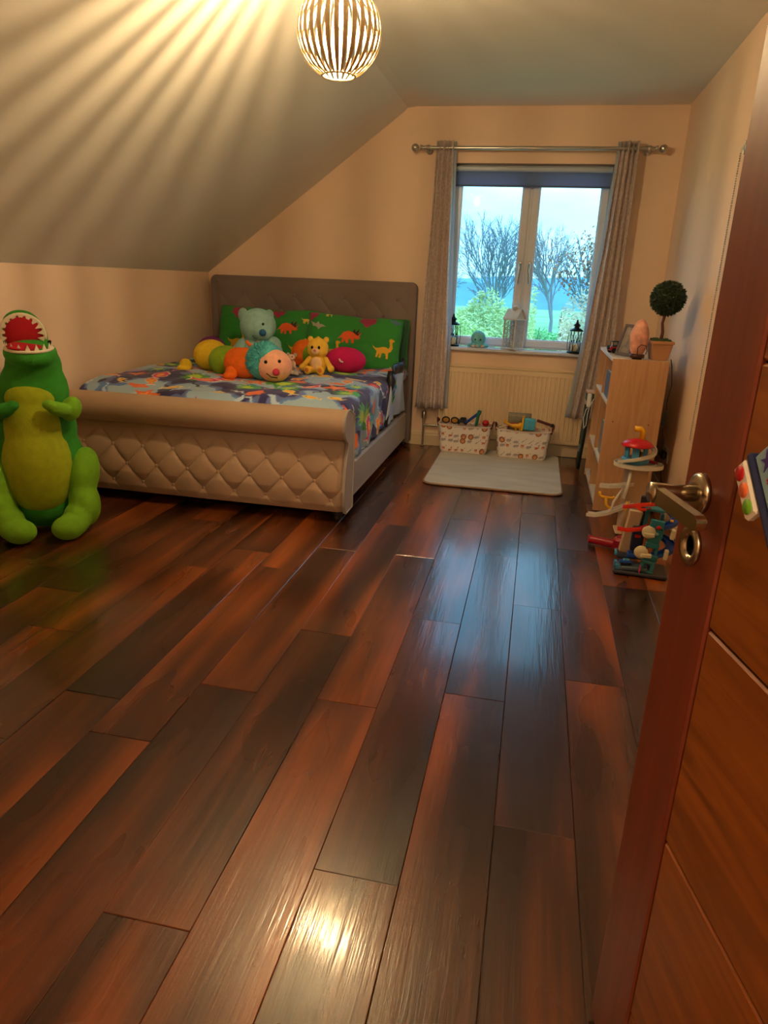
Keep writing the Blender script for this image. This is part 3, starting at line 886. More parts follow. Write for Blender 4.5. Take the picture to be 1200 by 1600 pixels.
# --- big green dinosaur
GRN = furry('dinosaur_green_plush', lin(48, 140, 34)); LGR = furry('dinosaur_leg_plush', lin(116, 176, 30)); BEL = furry('dinosaur_belly_plush', lin(160, 176, 22))
dn = root('plush_dinosaur', (-2.135, 2.92, 0), 'big green plush dinosaur sitting on the floor with its mouth wide open', 'soft toy', rz=.60)
m_ = MB()
m_.ell((0, .07, .30), (.215, .19, .27)); m_.ell((0, .04, .12), (.16, .15, .115)); m_.ell((0, .06, .50), (.185, .155, .24)); m_.ell((.01, .05, .68), (.155, .13, .18)); m_.ell((.02, .04, .80), (.125, .115, .12))
m_.ell((.015, .0, .865), (.118, .125, .062), (.25, 0, .1)); m_.ell((-.005, .085, .93), (.10, .075, .11), (-.1, 0, .1)); m_.ell((-.015, .09, .98), (.085, .06, .075))
m_.ell((.03, .17, .12), (.10, .13, .10)); m_.ell((.10, .26, .08), (.06, .10, .06))
plush('body', m_, GRN, dn, .012, 4)
m_ = MB(); m_.ell((-.005, -.005, .32), (.165, .165, .25)); m_.ell((-.005, -.0, .50), (.140, .122, .22)); m_.ell((0, .0, .66), (.122, .095, .10))
plush('belly', m_, BEL, dn, .012, 4, 'yellow-green belly')
for sx in (-1, 1):
    m_ = MB()
    m_.ell((sx * .185, .0, .26), (.080, .13, .15), (0, sx * .25, 0)); m_.ell((sx * .185, -.06, .14), (.075, .11, .12), (0, sx * -.1, 0)); m_.ell((sx * .145, -.12, .08), (.066, .10, .075))
    lg = plush('leg', m_, LGR, dn, .011, 4)
    m_ = MB(); m_.ell((sx * .105, -.205, .062), (.078, .062, .060), (0, 0, sx * .3)); m_.ell((sx * .13, -.17, .07), (.07, .06, .062))
    plush('foot', m_, LGR, lg, .009, 3)
    m_ = MB(); m_.ell((sx * .165, -.07, .61), (.048, .05, .062), (0, sx * .4, 0)); m_.ell((sx * .115, -.13, .62), (.058, .036, .035), (0, sx * .35, sx * .5)); m_.ell((sx * .075, -.145, .645), (.030, .028, .024))
    plush('arm', m_, GRN if sx < 0 else LGR, dn, .008, 3)
RED = furry('red_mouth_felt', lin(176, 10, 34), .04); TEETH = mat('white_felt_teeth', lin(236, 226, 204), .85, bump=.1)
m_ = MB(); m_.ell((-.005, .012, .945), (.082, .03, .085), (.10, 0, .1), 24, 16)
m_.ell((-.002, -.045, .900), (.078, .065, .014), (.2, 0, .1))
mo = m_.build('mouth', RED, dn, label='red felt mouth lining')
tm = MB()
def tooth(p, base, h, out_):
    p = Vector(p); base = Vector(base).normalized() * .012; h = Vector(h); o_ = Vector(out_).normalized() * .004
    v = [p - base - o_, p + base - o_, p + h, p - base + o_, p + base + o_]
    tm.add(v, [(0, 1, 2), (4, 3, 2), (0, 3, 4, 1), (1, 4, 2), (3, 0, 2)], None, False)
for k in range(9):
    a = PI * (.02 + .96 * k / 8)
    p = (.012 + .098 * math.cos(a), -.012 - .095 * math.sin(a), .893 - .012 * math.sin(a))
    tooth(p, (-math.sin(a), -math.cos(a), 0), (0, .004, .030), (math.cos(a), -math.sin(a), 0))
for k in range(11):
    a = PI * (-.06 + 1.12 * k / 10)
    p = (-.008 + .090 * math.cos(a), .0, .945 + .088 * math.sin(a))
    tooth(p, (-math.sin(a), 0, math.cos(a)), (-.028 * math.cos(a), -.008, -.028 * math.sin(a)), (0, 1, 0))
tm.build('teeth', TEETH, dn)
lp = MB(); lp.tube([(.012 + .100 * math.cos(a), -.012 - .097 * math.sin(a), .889 - .012 * math.sin(a)) for a in np.linspace(-.05, PI + .05, 18)], .0075, 8)
lp.tube([(-.008 + .093 * math.cos(a), .005, .945 + .092 * math.sin(a)) for a in np.linspace(-.2, PI + .2, 20)], .008, 8)
lp.build('gum', TEETH, dn)
ey = MB(); ey.ell((.101, .012, .912), (.010, .010, .011)); ey.build('eye', EYE, dn)

# --- pale blue teddy
BLU = furry('pale_blue_plush', lin(150, 196, 192)); 
td = root('teddy_bear', (-1.76, 4.83, .628), 'large pale blue teddy bear with a blue nose sitting in front of the left pillow', 'soft toy')
m_ = MB(); m_.ell((0, .02, .11), (.125, .11, .125)); m_.ell((.01, -.01, .285), (.13, .115, .12)); m_.ell((.075, -.085, .245), (.070, .065, .055))
plush('body', m_, BLU, td, .009, 3)
for (x, y, z, r_) in ((-.088, -.035, .350, .052), (.06, .085, .355, .040)):
    m_ = MB(); m_.ell((x, y, z), (r_, .022, r_ * 1.05), (0, -.3, -.5)); plush('ear', m_, BLU, td, .007, 2)
for (a, b, c) in (((-.10, -.02, .15), (-.135, -.06, .09), .045), ((.13, -.04, .16), (.150, -.085, .115), .060)):
    m_ = MB(); m_.cyl(a, b, c); m_.ell(a, c * 1.02); m_.ell(b, c * 1.15); plush('arm', m_, BLU, td, .008, 3)
for sx in (-1, 1):
    m_ = MB(); m_.cyl((sx * .07, -.05, .055), (sx * .10, -.15, .055), .05); m_.ell((sx * .07, -.05, .055), .052); m_.ell((sx * .105, -.17, .062), (.055, .045, .062)); plush('leg', m_, BLU, td, .008, 3)
MB().ell((.098, -.148, .250), (.026, .018, .024)).build('nose', mat('blue_nose_felt', lin(30, 104, 150), .7), td)
for x in (-.0, .075): MB().ell((x + .015, -.118 + (.006 if x == 0 else .0), .305), .009).build('eye', EYE, td)
MB().tube([(.01, -.112, .225), (.03, -.14, .21), (.06, -.152, .208)], .002, 5).build('mouth', EYE, td)

# --- yellow bear
YEL = furry('yellow_plush', lin(238, 190, 66)); PEA = furry('pale_peach_plush', lin(240, 200, 150))
yb = root('teddy_bear', (-1.245, 4.62, .632), 'small yellow teddy bear sitting before the front right pillow', 'soft toy')
m_ = MB(); m_.ell((0, .0, .065), (.062, .05, .068)); m_.ell((0, -.005, .175), (.072, .058, .064)); m_.ell((-.03, -.01, .155), (.04, .045, .04)); m_.ell((.03, -.01, .155), (.04, .045, .04))
m_.ell((0, 0, .238), (.012, .008, .012))
plush('body', m_, YEL, yb, .006, 2)
for sx in (-1, 1):
    m_ = MB(); m_.ell((sx * .055, .0, .228), (.020, .011, .020)); plush('ear', m_, YEL, yb, .004, 1)
    m_ = MB(); m_.cyl((sx * .055, -.01, .10), (sx * .098, -.03, .045), .019); m_.ell((sx * .10, -.032, .042), .024); m_.ell((sx * .055, -.01, .10), .02); plush('arm', m_, YEL, yb, .005, 2)
    m_ = MB(); m_.cyl((sx * .03, -.03, .03), (sx * .043, -.085, .032), .024); m_.ell((sx * .045, -.09, .034), (.027, .02, .03)); lg = plush('leg', m_, YEL, yb, .005, 2)
    MB().ell((sx * .045, -.108, .036), (.014, .005, .014)).build('paw_pad', mat('orange_pad', lin(214, 120, 50), .8), lg)
    MB().ell((sx * .024, -.062, .180), (.009, .005, .011)).build('eye', EYE, yb)
m_ = MB(); m_.ell((-.0, -.058, .155), (.030, .022, .022)); plush('muzzle', m_, PEA, yb, .004, 2)
MB().ell((0, -.082, .162), (.010, .006, .007)).build('nose', mat('pink_nose', lin(226, 120, 130), .5), yb)
MB().ell((0, -.040, .075), (.040, .018, .042)).build('belly_patch', PEA, yb)

# --- caterpillar: one long plush curling round behind the teddy
cp = root('plush_caterpillar', (-1.62, 4.35, .628), 'long plush caterpillar in orange, green and yellow with a teal-haired face', 'soft toy')
def seg(name, ells, c, voxel=.008, lab=None):
    m_ = MB()
    for e_ in ells: m_.ell((e_[0] + 1.62, e_[1] - 4.35, e_[2] - .628), e_[3], e_[4] if len(e_) > 4 else (0, 0, 0))
    return plush(name, m_, c, cp, voxel, 2, lab)
OR = furry('orange_plush', lin(240, 112, 24)); GR = furry('lime_plush', lin(128, 160, 28)); YL = furry('yellow_plush_dark', lin(232, 194, 40)); PU = furry('purple_plush', lin(112, 30, 110)); MA = furry('magenta_plush', lin(206, 20, 96)); TE = furry('teal_hair_plush', lin(80, 176, 180), .2); FA = furry('peach_plush', lin(246, 180, 150))
seg('head', [(-1.385, 4.16, .725, (.112, .098, .100))], FA, lab='peach face')
seg('hair', [(-1.47, 4.20, .738, (.100, .115, .112)), (-1.43, 4.19, .775, (.085, .10, .075))], TE, lab='shaggy teal hair')
hr_ = MB(); rh_ = random.Random(2)
for k in range(520):
    d_ = Vector((rh_.uniform(-1, .55), rh_.uniform(-1, 1), rh_.uniform(-.35, 1))).normalized()
    p_ = Vector((-1.465 + 1.62, 4.20 - 4.35, .742 - .628)) + Vector((d_.x * .100, d_.y * .115, d_.z * .112))
    e_ = (d_ + Vector((rh_.uniform(-.5, .3), rh_.uniform(-.4, .4), rh_.uniform(-.4, .4)))).normalized() * .019
    hr_.cyl(p_ - e_ * .3, p_ + e_, .0065, .0015, 4)
hr_.build('hair_tufts', TE, cp, kind='stuff')
seg('body_segment', [(-1.60, 4.23, .720, (.125, .10, .098)), (-1.66, 4.25, .720, (.09, .10, .095))], OR, lab='orange segment')
seg('body_segment', [(-1.785, 4.34, .715, (.105, .115, .098), (0, 0, -.6))], GR, lab='lime segment')
seg('body_segment', [(-1.96, 4.50, .725, (.115, .12, .105), (0, 0, -.8))], YL, lab='yellow segment')
seg('body_segment', [(-2.07, 4.74, .725, (.105, .13, .105))], PU, lab='purple segment')
seg('body_segment', [(-1.455, 4.97, .725, (.10, .085, .10))], OR, lab='orange segment')
seg('body_segment', [(-1.345, 4.90, .722, (.10, .09, .095))], GR, lab='lime segment')
seg('tail', [(-1.11, 4.83, .712, (.150, .092, .090), (0, 0, -.05))], MA, lab='magenta tail end')
for (x, y, c) in ((-1.665, 4.155, OR), (-1.60, 4.33, OR), (-2.08, 4.36, YL)):
    seg('foot', [(x, y, .665, (.04, .045, .045)), (x - .005, y - .02, .648, (.045, .05, .022))], c, .006)
cn = MB(); cn.ell((1.62 - 1.34, 4.07 - 4.35, .07), (.022, .02, .022)); cn.build('nose', mat('crimson_nose', lin(196, 40, 76), .7), cp)
for (x, y, z) in ((-1.405, 4.069, .755), (-1.325, 4.088, .762)): MB().ell((x + 1.62, y - 4.35, z - .628), .0105).build('eye', EYE, cp)
MB().tube([(x + 1.62, y - 4.35, z - .628) for x, y, z in ((-1.40, 4.066, .688), (-1.37, 4.064, .668), (-1.33, 4.068, .665))], .003, 5).build('mouth', EYE, cp)
MB().tube([(-1.13 + 1.62, 4.735 - 4.35, .10), (-1.12 + 1.62, 4.73 - 4.35, .085), (-1.10 + 1.62, 4.73 - 4.35, .08)], .006, 6).build('tag', mat('white_tag', lin(230, 220, 214), .8), cp)
for dx in (-.02, .02):
    MB().tube([(-1.53 + dx + 1.62, 4.2 - 4.35, .20), (-1.54 + dx * 2 + 1.62, 4.19 - 4.35, .235)], [.012, .009], 6).build('antenna', OR, cp)

# --- small puppy / mouse soft toys
BEI = furry('beige_plush', lin(214, 176, 150)); GRY = furry('grey_plush', lin(180, 170, 166))
pk = root('plush_rabbit', (-1.62, 4.55, .635), 'small beige plush rabbit peeping out behind the orange caterpillar segment', 'soft toy')
m_ = MB(); m_.ell((0, 0, .06), (.045, .04, .06)); m_.ell((.01, -.01, .142), (.038, .036, .034)); m_.ell((.025, -.03, .132), (.022, .022, .018)); plush('body', m_, BEI, pk, .005, 2)
for sx in (-1, 1):
    m_ = MB(); m_.ell((sx * .045 - .01, .0, .165), (.036, .010, .013), (0, sx * -.3 + .1, 0)); plush('ear', m_, BEI, pk, .004, 1)
MB().ell((.022, -.043, .15), .005).build('eye', EYE, pk)
mk = root('plush_mouse', (-1.39, 4.50, .632), 'tiny grey plush mouse sitting on a comforter cloth between caterpillar face and yellow bear', 'soft toy')
m_ = MB(); m_.ell((0, 0, .06), (.026, .024, .042)); m_.ell((0, -.006, .112), (.025, .024, .022)); m_.ell((.008, -.028, .106), (.012, .014, .010)); plush('body', m_, BEI, mk, .004, 1)
for sx in (-1, 1):
    m_ = MB(); m_.ell((sx * .024, .0, .13), (.013, .006, .013)); plush('ear', m_, GRY, mk, .003, 1)
    m_ = MB(); m_.cyl((sx * .02, -.005, .08), (sx * .03, -.03, .055), .009); m_.ell((sx * .03, -.032, .054), .011); plush('arm', m_, BEI, mk, .003, 1)
nn = 26; Pc = np.zeros((nn, nn, 3))
for i in range(nn):
    for j in range(nn):
        a, b = i / (nn - 1) * 2 - 1, j / (nn - 1) * 2 - 1
        Pc[i, j] = (a * .055 + .004, b * .05, .008 + .055 * math.exp(-(a * a + b * b) * 2.2) + .006 * math.sin(9 * a + 3) * math.cos(8 * b))
grid_mesh('comforter_cloth', Pc, GRY, mk, solid=.004)
MB().ell((.012, -.028, .118), .004).build('eye', EYE, mk)

# --- octopus on the sill
OCT = furry('aqua_plush', lin(110, 196, 214))
oc = root('plush_octopus', (-.255, 5.535, .791), 'small aqua plush octopus on the window sill', 'soft toy')
m_ = MB(); m_.ell((0, .0, .068), (.056, .045, .058))
for k in range(8):
    a = 2 * PI * k / 8 + .2; m_.ell((.048 * math.cos(a), .025 * math.sin(a), .018), (.028, .018, .017), (0, 0, a)) ; m_.ell((.070 * math.cos(a), .031 * math.sin(a), .014), (.014, .010, .013))
plush('body', m_, OCT, oc, .005, 2)
for k in (-1, 0, 1):
    MB().ell((k * .035, -.036, .013), (.016, .010, .012)).build('tentacle_tip', furry('pale_pink_plush', lin(216, 196, 190)), oc)
for sx in (-1, 1): MB().ell((sx * .020, -.043, .062), .006).build('eye', EYE, oc)

# ================================================================== lanterns on the sill
def black_lantern(x, y, label, rz):
    r_ = root('lantern', (x, y, .791), label, 'lantern', 'black lanterns on the window sill', rz=rz)
    w = .040
    MB().lathe([(.054, 0), (.054, .010), (.048, .014), (0, .014)], n=24).build('base', BLACK, r_)
    roof = MB().lathe([(.05, .158), (.05, .164), (.030, .178), (.018, .182), (.018, .196), (.027, .197), (.024, .204), (.012, .214), (.008, .222), (.006, .236), (0, .244)], n=24)
    roof.build('roof', BLACK, r_)
    for k in range(4):
        a = PI / 4 + k * PI / 2; a2 = a + PI / 2
        p = (w * math.cos(a), w * math.sin(a)); q = (w * math.cos(a2), w * math.sin(a2))
        MB().cyl((*p, .012), (*p, .16), .0028, n=6).build('post', BLACK, r_)
        cb = MB(); cb.tube([(p[0], p[1], .018), (q[0], q[1], .156)], .0014, 5); cb.tube([(q[0], q[1], .018), (p[0], p[1], .156)], .0014, 5)
        cb.ell(((p[0] + q[0]) / 2 * 1.02, (p[1] + q[1]) / 2 * 1.02, .087), (.007, .007, .007), n=8, m=6)
        cb.build('cross_wire', BLACK, r_)
    hd = MB(); hd.tube([(-.055, 0, .145), (-.062, 0, .09), (-.060, 0, .05), (-.055, 0, .02)], .0022, 6); hd.tube([(.055, 0, .145), (.062, 0, .09), (.060, 0, .05), (.055, 0, .02)], .0022, 6)
    hd.build('handle', BLACK, r_)
    MB().lathe([(.028, .014), (.028, .062), (.024, .066), (.010, .063), (0, .062)], n=20).build('candle', WAXC, r_)
    return r_
black_lantern(-.455, 5.555, 'black wire lantern with cream candle on the sill beside the left curtain', .35)
black_lantern(.462, 5.535, 'black wire lantern with cream candle on the sill beside the right curtain', .35)

# white lattice house lantern
LAT = mat('white_distressed_metal', lin(216, 212, 206), .5, var=.06, vscale=20)
LATB = mat('brown_lattice_metal', lin(168, 144, 118), .5)
wl = root('lantern', (.005, 5.553, .791), 'white house-shaped lantern with pierced lattice sides in the middle of the sill', 'lantern', rz=math.radians(52))
a0 = .052; H0 = .215
fm = MB()
for sx in (-1, 1):
    for sy in (-1, 1): fm.box((sx * a0, sy * a0, .012 + (H0 - .012) / 2), (.010, .010, H0 - .012), ch=.002)
fm.box((0, 0, .006), (.13, .13, .012), ch=.003); fm.box((0, 0, H0 + .004), (.126, .126, .010), ch=.003)
fm.build('frame', LAT, wl)
def lattice(parent, M_, m):
    lm = MB(); n_x, n_z = 3, 6; wx, wz = .092, .19
    for i in range(n_x):
        for k in range(n_z):
            cx = -wx / 2 + wx * (i + .5) / n_x; cz = .018 + wz * (k + .5) / n_z; rr_ = .5 * wx / n_x
            pts = [M_ @ Vector((cx + rr_ * 1.05 * math.cos(t), 0, cz + rr_ * 1.05 * math.sin(t))) for t in [2 * PI * q / 8 for q in range(8)]]
            lm.tube(pts, .0019, 4, True)
            lm.ell(M_ @ Vector((cx, 0, cz)), (.0035, .0035, .0035), n=6, m=4)
    lm.build('lattice_panel', m, parent)
for k in range(4):
    lattice(wl, Matrix.Rotation(k * PI / 2, 4, 'Z') @ Matrix.Translation((0, -a0, 0)), LATB if k == 3 else LAT)
rf = MB()
for sx in (-1, 1):
    rf.box((sx * .034, 0, H0 + .044), (.085, .132, .005), (0, sx * .95, 0), ch=.001)
rf.build('roof', LAT, wl)
gb_ = MB()
for sy in (-1, 1): gb_.prism([(-.052, 0), (.052, 0), (0, .072)], .004, Matrix(((1, 0, 0, 0), (0, 0, 1, sy * .052 - .002), (0, 1, 0, H0 + .008), (0, 0, 0, 1))))
gb_.build('gable', LAT, wl)
tr_ = MB(); tr_.lathe([(.022, 0), (.022, .018), (.026, .02), (.012, .034), (0, .038)], (0, 0, H0 + .070), 16); tr_.tube([(.0, 0, H0 + .105), (-.012, 0, H0 + .118), (0, 0, H0 + .132), (.012, 0, H0 + .118)], .002, 5, True)
tr_.build('finial', LAT, wl)
MB().lathe([(.018, .012), (.018, .05), (.014, .053), (0, .05)], n=18).build('candle', WAXC, wl)

# ================================================================== mat and baskets
mt = root('floor_mat', (-.012, 4.93, 0), 'grey plush floor mat with rounded corners in front of the radiator', 'mat')
MATM = mat('grey_chenille', lin(196, 192, 184), .95, var=.12, vscale=9, bump=.8, bscale=220, sheen=.5, stretch=(.35, 1.4, 1))
def rpoly(w, h, r, n=6):
    p = []
    for (cx, cy, a0_) in ((w / 2 - r, h / 2 - r, 0), (-w / 2 + r, h / 2 - r, PI / 2), (-w / 2 + r, -h / 2 + r, PI), (w / 2 - r, -h / 2 + r, 3 * PI / 2)):
        p += [(cx + r * math.cos(a0_ + PI / 2 * k / n), cy + r * math.sin(a0_ + PI / 2 * k / n)) for k in range(n + 1)]
    return p
MB().prism(rpoly(.885, 1.10, .07), .014, Matrix.Translation((0, 0, .0005))).build('pile', MATM, mt, bevel=.004)
MB().tube([(p[0], p[1], .0065) for p in rpoly(.895, 1.11, .075)], .0055, 6, True).build('binding', mat('tan_binding', lin(150, 118, 92), .8), mt)

BASK = mat('animal_print_canvas', (1, 1, 1, 1), .8, attr='print', bump=.15, bscale=40)
HANDLE = mat('maroon_webbing', lin(96, 40, 46), .8)
def basket(x, y, label, seed, rz=0.0):
    r_ = root('toy_basket', (x, y, .0145), label, 'basket', 'animal print toy baskets on the mat', rz=rz)
    w0, d0, w1, d1, h = .36, .17, .40, .185, .215
    N_, Mv = 260, 60
    base = rpoly(1, 1, .12, 6)
    pts = np.array(base + [base[0]])
    # resample unit rounded square by arc length on real size
    P = np.zeros((N_, Mv, 3)); C = np.zeros((N_, Mv, 3))
    uu = np.zeros((N_, Mv)); vv = np.zeros((N_, Mv))
    poly0 = np.array(rpoly(w1, d1, .035, 6)); poly0 = np.vstack([poly0, poly0[:1]])
    seg_ = np.r_[0, np.cumsum(np.linalg.norm(np.diff(poly0, axis=0), axis=1))]; tot = seg_[-1]
    for i in range(N_):
        s_ = tot * i / N_
        px = np.interp(s_, seg_, poly0[:, 0]); py = np.interp(s_, seg_, poly0[:, 1])
        for j in range(Mv):
            b = j / (Mv - 1); k = .9 + .1 * b - (.06 * (1 - b / .12) ** 2 if b < .12 else 0)
            wob = 1 + .02 * noise.noise(Vector((px * 9 + seed, py * 9, b * 2.5)))
            P[i, j] = (px * k * wob, py * k * wob, h * b - (.010 * math.sin(PI * (px / w1 + .5)) * b))
            uu[i, j] = s_; vv[i, j] = h * b
    C[:] = lin(238, 228, 218)[:3]
    rr = random.Random(seed)
    brown, dk, gy, rd = lin(150, 84, 50), lin(60, 50, 48), lin(170, 158, 160), lin(196, 96, 60)
    k = 0
    for gx in np.arange(.02, tot, .054):
        for gz in np.arange(.025, h, .056):
            px, pz = gx + rr.uniform(-.006, .006), gz + ((k % 2) * .018) + rr.uniform(-.005, .005); q = rr.randrange(5); k += 1
            if q == 0:
                stamp(C, uu, vv, DOT, brown, px, pz, .046); stamp(C, uu, vv, DOT, lin(226, 160, 110), px, pz - .001, .027)
                for e in (-1, 1): stamp(C, uu, vv, DOT, dk, px + e * .004, pz + .002, .004)
            elif q == 1: stamp(C, uu, vv, SAURO, rd, px, pz, .046)
            elif q == 2: stamp(C, uu, vv, TRICE, gy, px, pz, .050)
            elif q == 3:
                stamp(C, uu, vv, DOT, rd, px, pz, .022); stamp(C, uu, vv, DOT, rd, px - .007, pz + .010, .010); stamp(C, uu, vv, DOT, rd, px + .007, pz + .010, .010); stamp(C, uu, vv, DOT, lin(240, 200, 170), px, pz - .003, .011)
            else:
                stamp(C, uu, vv, WAVE, dk, px, pz, .034, .6); stamp(C, uu, vv, DOT, dk, px + .012, pz + .012, .005)
            stamp(C, uu, vv, DOT, dk, px + .022, pz + .020, .006)
    grid_mesh('canvas', P, BASK, r_, colors=C, solid=.006, closed_u=True)
    fbm = MB(); fbm.prism([(p[0] * .87, p[1] * .87) for p in rpoly(w1, d1, .035)], .005); fbm.build('bottom', mat('canvas_plain', lin(200, 186, 170), .8), r_)
    MB().tube([tuple(P[i, -1]) for i in range(0, N_, 5)], .0055, 8, True).build('rim', mat('rim_cord', lin(226, 206, 190), .7), r_)
    for sx in (-1, 1):
        MB().tube([(sx * w1 / 2, -.04, h - .02), (sx * (w1 / 2 + .012), -.03, h + .018), (sx * (w1 / 2 + .016), 0, h + .03), (sx * (w1 / 2 + .012), .03, h + .018), (sx * w1 / 2, .04, h - .02)], .007, 8).build('handle', HANDLE, r_)
    return r_
b1 = basket(-.290, 5.365, 'left toy basket, animal print canvas, toys sticking out', 21, -.02)
b2 = basket(.156, 5.345, 'right toy basket, animal print canvas, with a cyan and yellow toy on top', 34, -.03)

def plas(name, c, rough=.35): return mat(name, c, rough, coat=.2)
PR, PB, PY, PG, PC_, PT = plas('red_plastic', lin(206, 20, 24)), plas('blue_plastic', lin(20, 70, 170)), plas('yellow_plastic', lin(246, 186, 16)), plas('green_plastic', lin(20, 110, 90)), plas('cyan_plastic', lin(60, 170, 204)), plas('teal_plastic', lin(40, 130, 146))
PM, PW_, PLB, PDG, PORG = plas('crimson_plastic', lin(160, 8, 40)), plas('offwhite_plastic', lin(220, 214, 200)), plas('sky_blue_plastic', lin(70, 150, 196)), plas('charcoal_plastic', lin(44, 50, 60)), plas('orange_red_plastic', lin(238, 56, 26))
BZ = .0145
# left basket contents
def filler(x, y, which):
    """toys lying in the basket under the ones on top"""
    cs = [(PR, 'red'), (PB, 'blue'), (PY, 'yellow'), (PG, 'green'), (PORG, 'orange')]
    for k in range(5):
        px = x - .14 + .28 * k / 4; m_, c_ = cs[k]
        if k % 2:
            o = MB().ell((0, 0, 0), .030, n=14, m=9).build('toy_ball', m_, None, (px, y + .01, .165))
            tag(o, '%s plastic ball lying inside the %s toy basket' % (c_, which), 'ball', 'toys inside the baskets')
        else:
            o = MB().box((0, 0, 0), (.055, .06, .05), ch=.006).build('toy_block', m_, None, (px, y + .01, .165), (0, .15, .4 + k))
            tag(o, '%s plastic block lying inside the %s toy basket' % (c_, which), 'block', 'toys inside the baskets')
sg = root('toy_goggles', (-.405, 5.345, .232), 'pair of black and yellow toy goggles on top of the left basket', 'toy')
for k, dx in enumerate((-.034, .034)):
    MB().tube([(dx + .027 * math.cos(a), 0, .02 + .022 * math.sin(a)) for a in np.linspace(0, 2 * PI, 16, endpoint=False)], .006, 7, True).build('rim', BLACKP, sg)
    MB().ell((dx, 0, .02), (.024, .003, .019)).build('lens', mat('amber_lens', lin(196, 140, 60), .15), sg)
MB().tube([(-.066, 0, .02), (-.075, .03, .015), (-.06, .06, .0)], .004, 6).build('arm', PY, sg)
pn = root('toy_glider', (-.235, 5.35, .235), 'blue and green toy glider poking up out of the left basket', 'toy')
MB().box((-.005, 0, .045), (.13, .022, .020), (0, -.72, 0), ch=.006).build('body', PB, pn)
MB().box((.035, .005, .04), (.022, .05, .11), (0, .12, 0), ch=.006).build('wing', PG, pn)
MB().box((.045, 0, .09), (.03, .018, .035), (0, .3, 0), ch=.005).build('tail', PG, pn)
hd_ = root('toy_ball', (-.135, 5.345, .248), 'red toy ball at the right end of the left basket', 'ball')
MB().ell((0, 0, 0), .026).build('shell', PR, hd_); MB().tube([(.027 * math.cos(a), .027 * math.sin(a), 0) for a in np.linspace(0, 2 * PI, 18, endpoint=False)], .002, 5, True).build('seam', PDG, hd_)
bt = root('toy_car', (-.315, 5.385, .245), 'dark toy car among the toys in the left basket', 'toy car')
MB().box((0, 0, 0), (.09, .045, .022), ch=.006).build('body', PDG, bt); MB().box((.005, 0, .018), (.05, .038, .02), ch=.008).build('cab', BLACKP, bt)
for sx in (-1, 1):
    for sy in (-1, 1): MB().cyl((sx * .028, sy * .018, -.012), (sx * .028, sy * .027, -.012), .011, n=12).build('wheel', BLACKP, bt)
filler(-.290, 5.365, 'left')
# right basket contents
gf = root('toy_giraffe', (.075, 5.33, .238), 'yellow plastic toy giraffe lying in the right basket', 'toy')
m_ = MB(); m_.ell((.02, 0, .01), (.045, .018, .018)); m_.cyl((-.01, 0, .01), (-.055, 0, .03), .010, .008); m_.ell((-.062, 0, .038), (.014, .009, .010)); m_.cyl((.04, 0, .01), (.055, 0, -.02), .008); m_.cyl((.02, 0, .005), (.02, 0, -.025), .008); m_.ell((.05, 0, .022), (.016, .014, .018))
plush('body', m_, PY, gf, .004, 1)
for dx in (-.004, .004): MB().cyl((-.064 + dx, 0, .046), (-.066 + dx, 0, .058), .0025, n=6).build('horn', PY, gf)
cb = root('toy_cube', (.180, 5.30, .245), 'cyan activity cube with a yellow edge standing in the right basket', 'toy')
MB().box((.012, 0, .03), (.085, .06, .085), (0, .06, 0), ch=.006).build('body', PC_, cb)
MB().box((-.038, 0, .032), (.014, .07, .105), (0, .06, 0), ch=.004).build('edge_frame', PY, cb)
for (a, b) in ((.012, .05), (.012, .012)): MB().cyl((a, -.030, b), (a, -.036, b), .011, n=14).build('knob', PLB, cb)
bx = root('storage_tub', (.115, 5.388, .225), 'clear grey plastic tub standing in the back of the right basket', 'tub')
tb = MB()
tb.box((0, .023, .05), (.17, .003, .12)); tb.box((0, -.023, .04), (.17, .003, .10)); tb.box((-.085, 0, .045), (.003, .046, .11)); tb.box((.085, 0, .045), (.003, .046, .11)); tb.box((0, 0, -.01), (.17, .046, .003))
tb.build('walls', CLEARP, bx)
rimb = MB(); rimb.tube([(sx * .086, sy * .024, .108) for sx, sy in ((-1, -1), (1, -1), (1, 1), (-1, 1))], .003, 6, True); rimb.build('rim', mat('grey_rim', lin(150, 156, 156), .4), bx)
bat = root('toy_baton', (.300, 5.36, .262), 'maroon toy baton leaning over the right end of the right basket', 'toy')
MB().cyl((-.055, 0, .035), (.055, 0, .005), .010).build('shaft', HANDLE, bat); MB().ell((.06, 0, .004), (.016, .014, .014)).build('tip', BLACKP, bat)
rt2 = root('toy_brush', (.025, 5.36, .230), 'grey and red toy brush at the left of the right basket', 'toy')
MB().cyl((-.06, 0, -.01), (.02, 0, .02), .007).build('stick', GLOSSW, rt2); MB().box((.04, 0, .024), (.05, .02, .018), (0, -.3, 0), ch=.004).build('head', PR, rt2)
filler(.156, 5.345, 'right')

# ================================================================== bookcase
SH0, SH1, SY0, SY1, SZ = .605, .905, 4.16, 5.03, .885
bc = root('bookcase', ((SH0 + SH1) / 2, (SY0 + SY1) / 2, 0), 'pale wooden bookcase with its end panel facing the room, along the right wall', 'bookcase')
CO = Vector(bc.location)
def bpart(name, x0, x1, y0, y1, z0, z1, m=BIRCH, ch=.0012):
    return MB().box(((x0 + x1) / 2 - CO.x, (y0 + y1) / 2 - CO.y, (z0 + z1) / 2), (x1 - x0, y1 - y0, z1 - z0), ch=ch).build(name, m, bc)
t = .018
bpart('side_panel', SH0, SH1, SY0, SY0 + t, 0, SZ); bpart('side_panel', SH0, SH1, SY1 - t, SY1, 0, SZ)
DV = 4.60
bpart('divider', SH0 + .002, SH1 - .006, DV - t / 2, DV + t / 2, .045, SZ - t)
bpart('top', SH0, SH1, SY0 + t, SY1 - t, SZ - t, SZ, BIRCH_E)
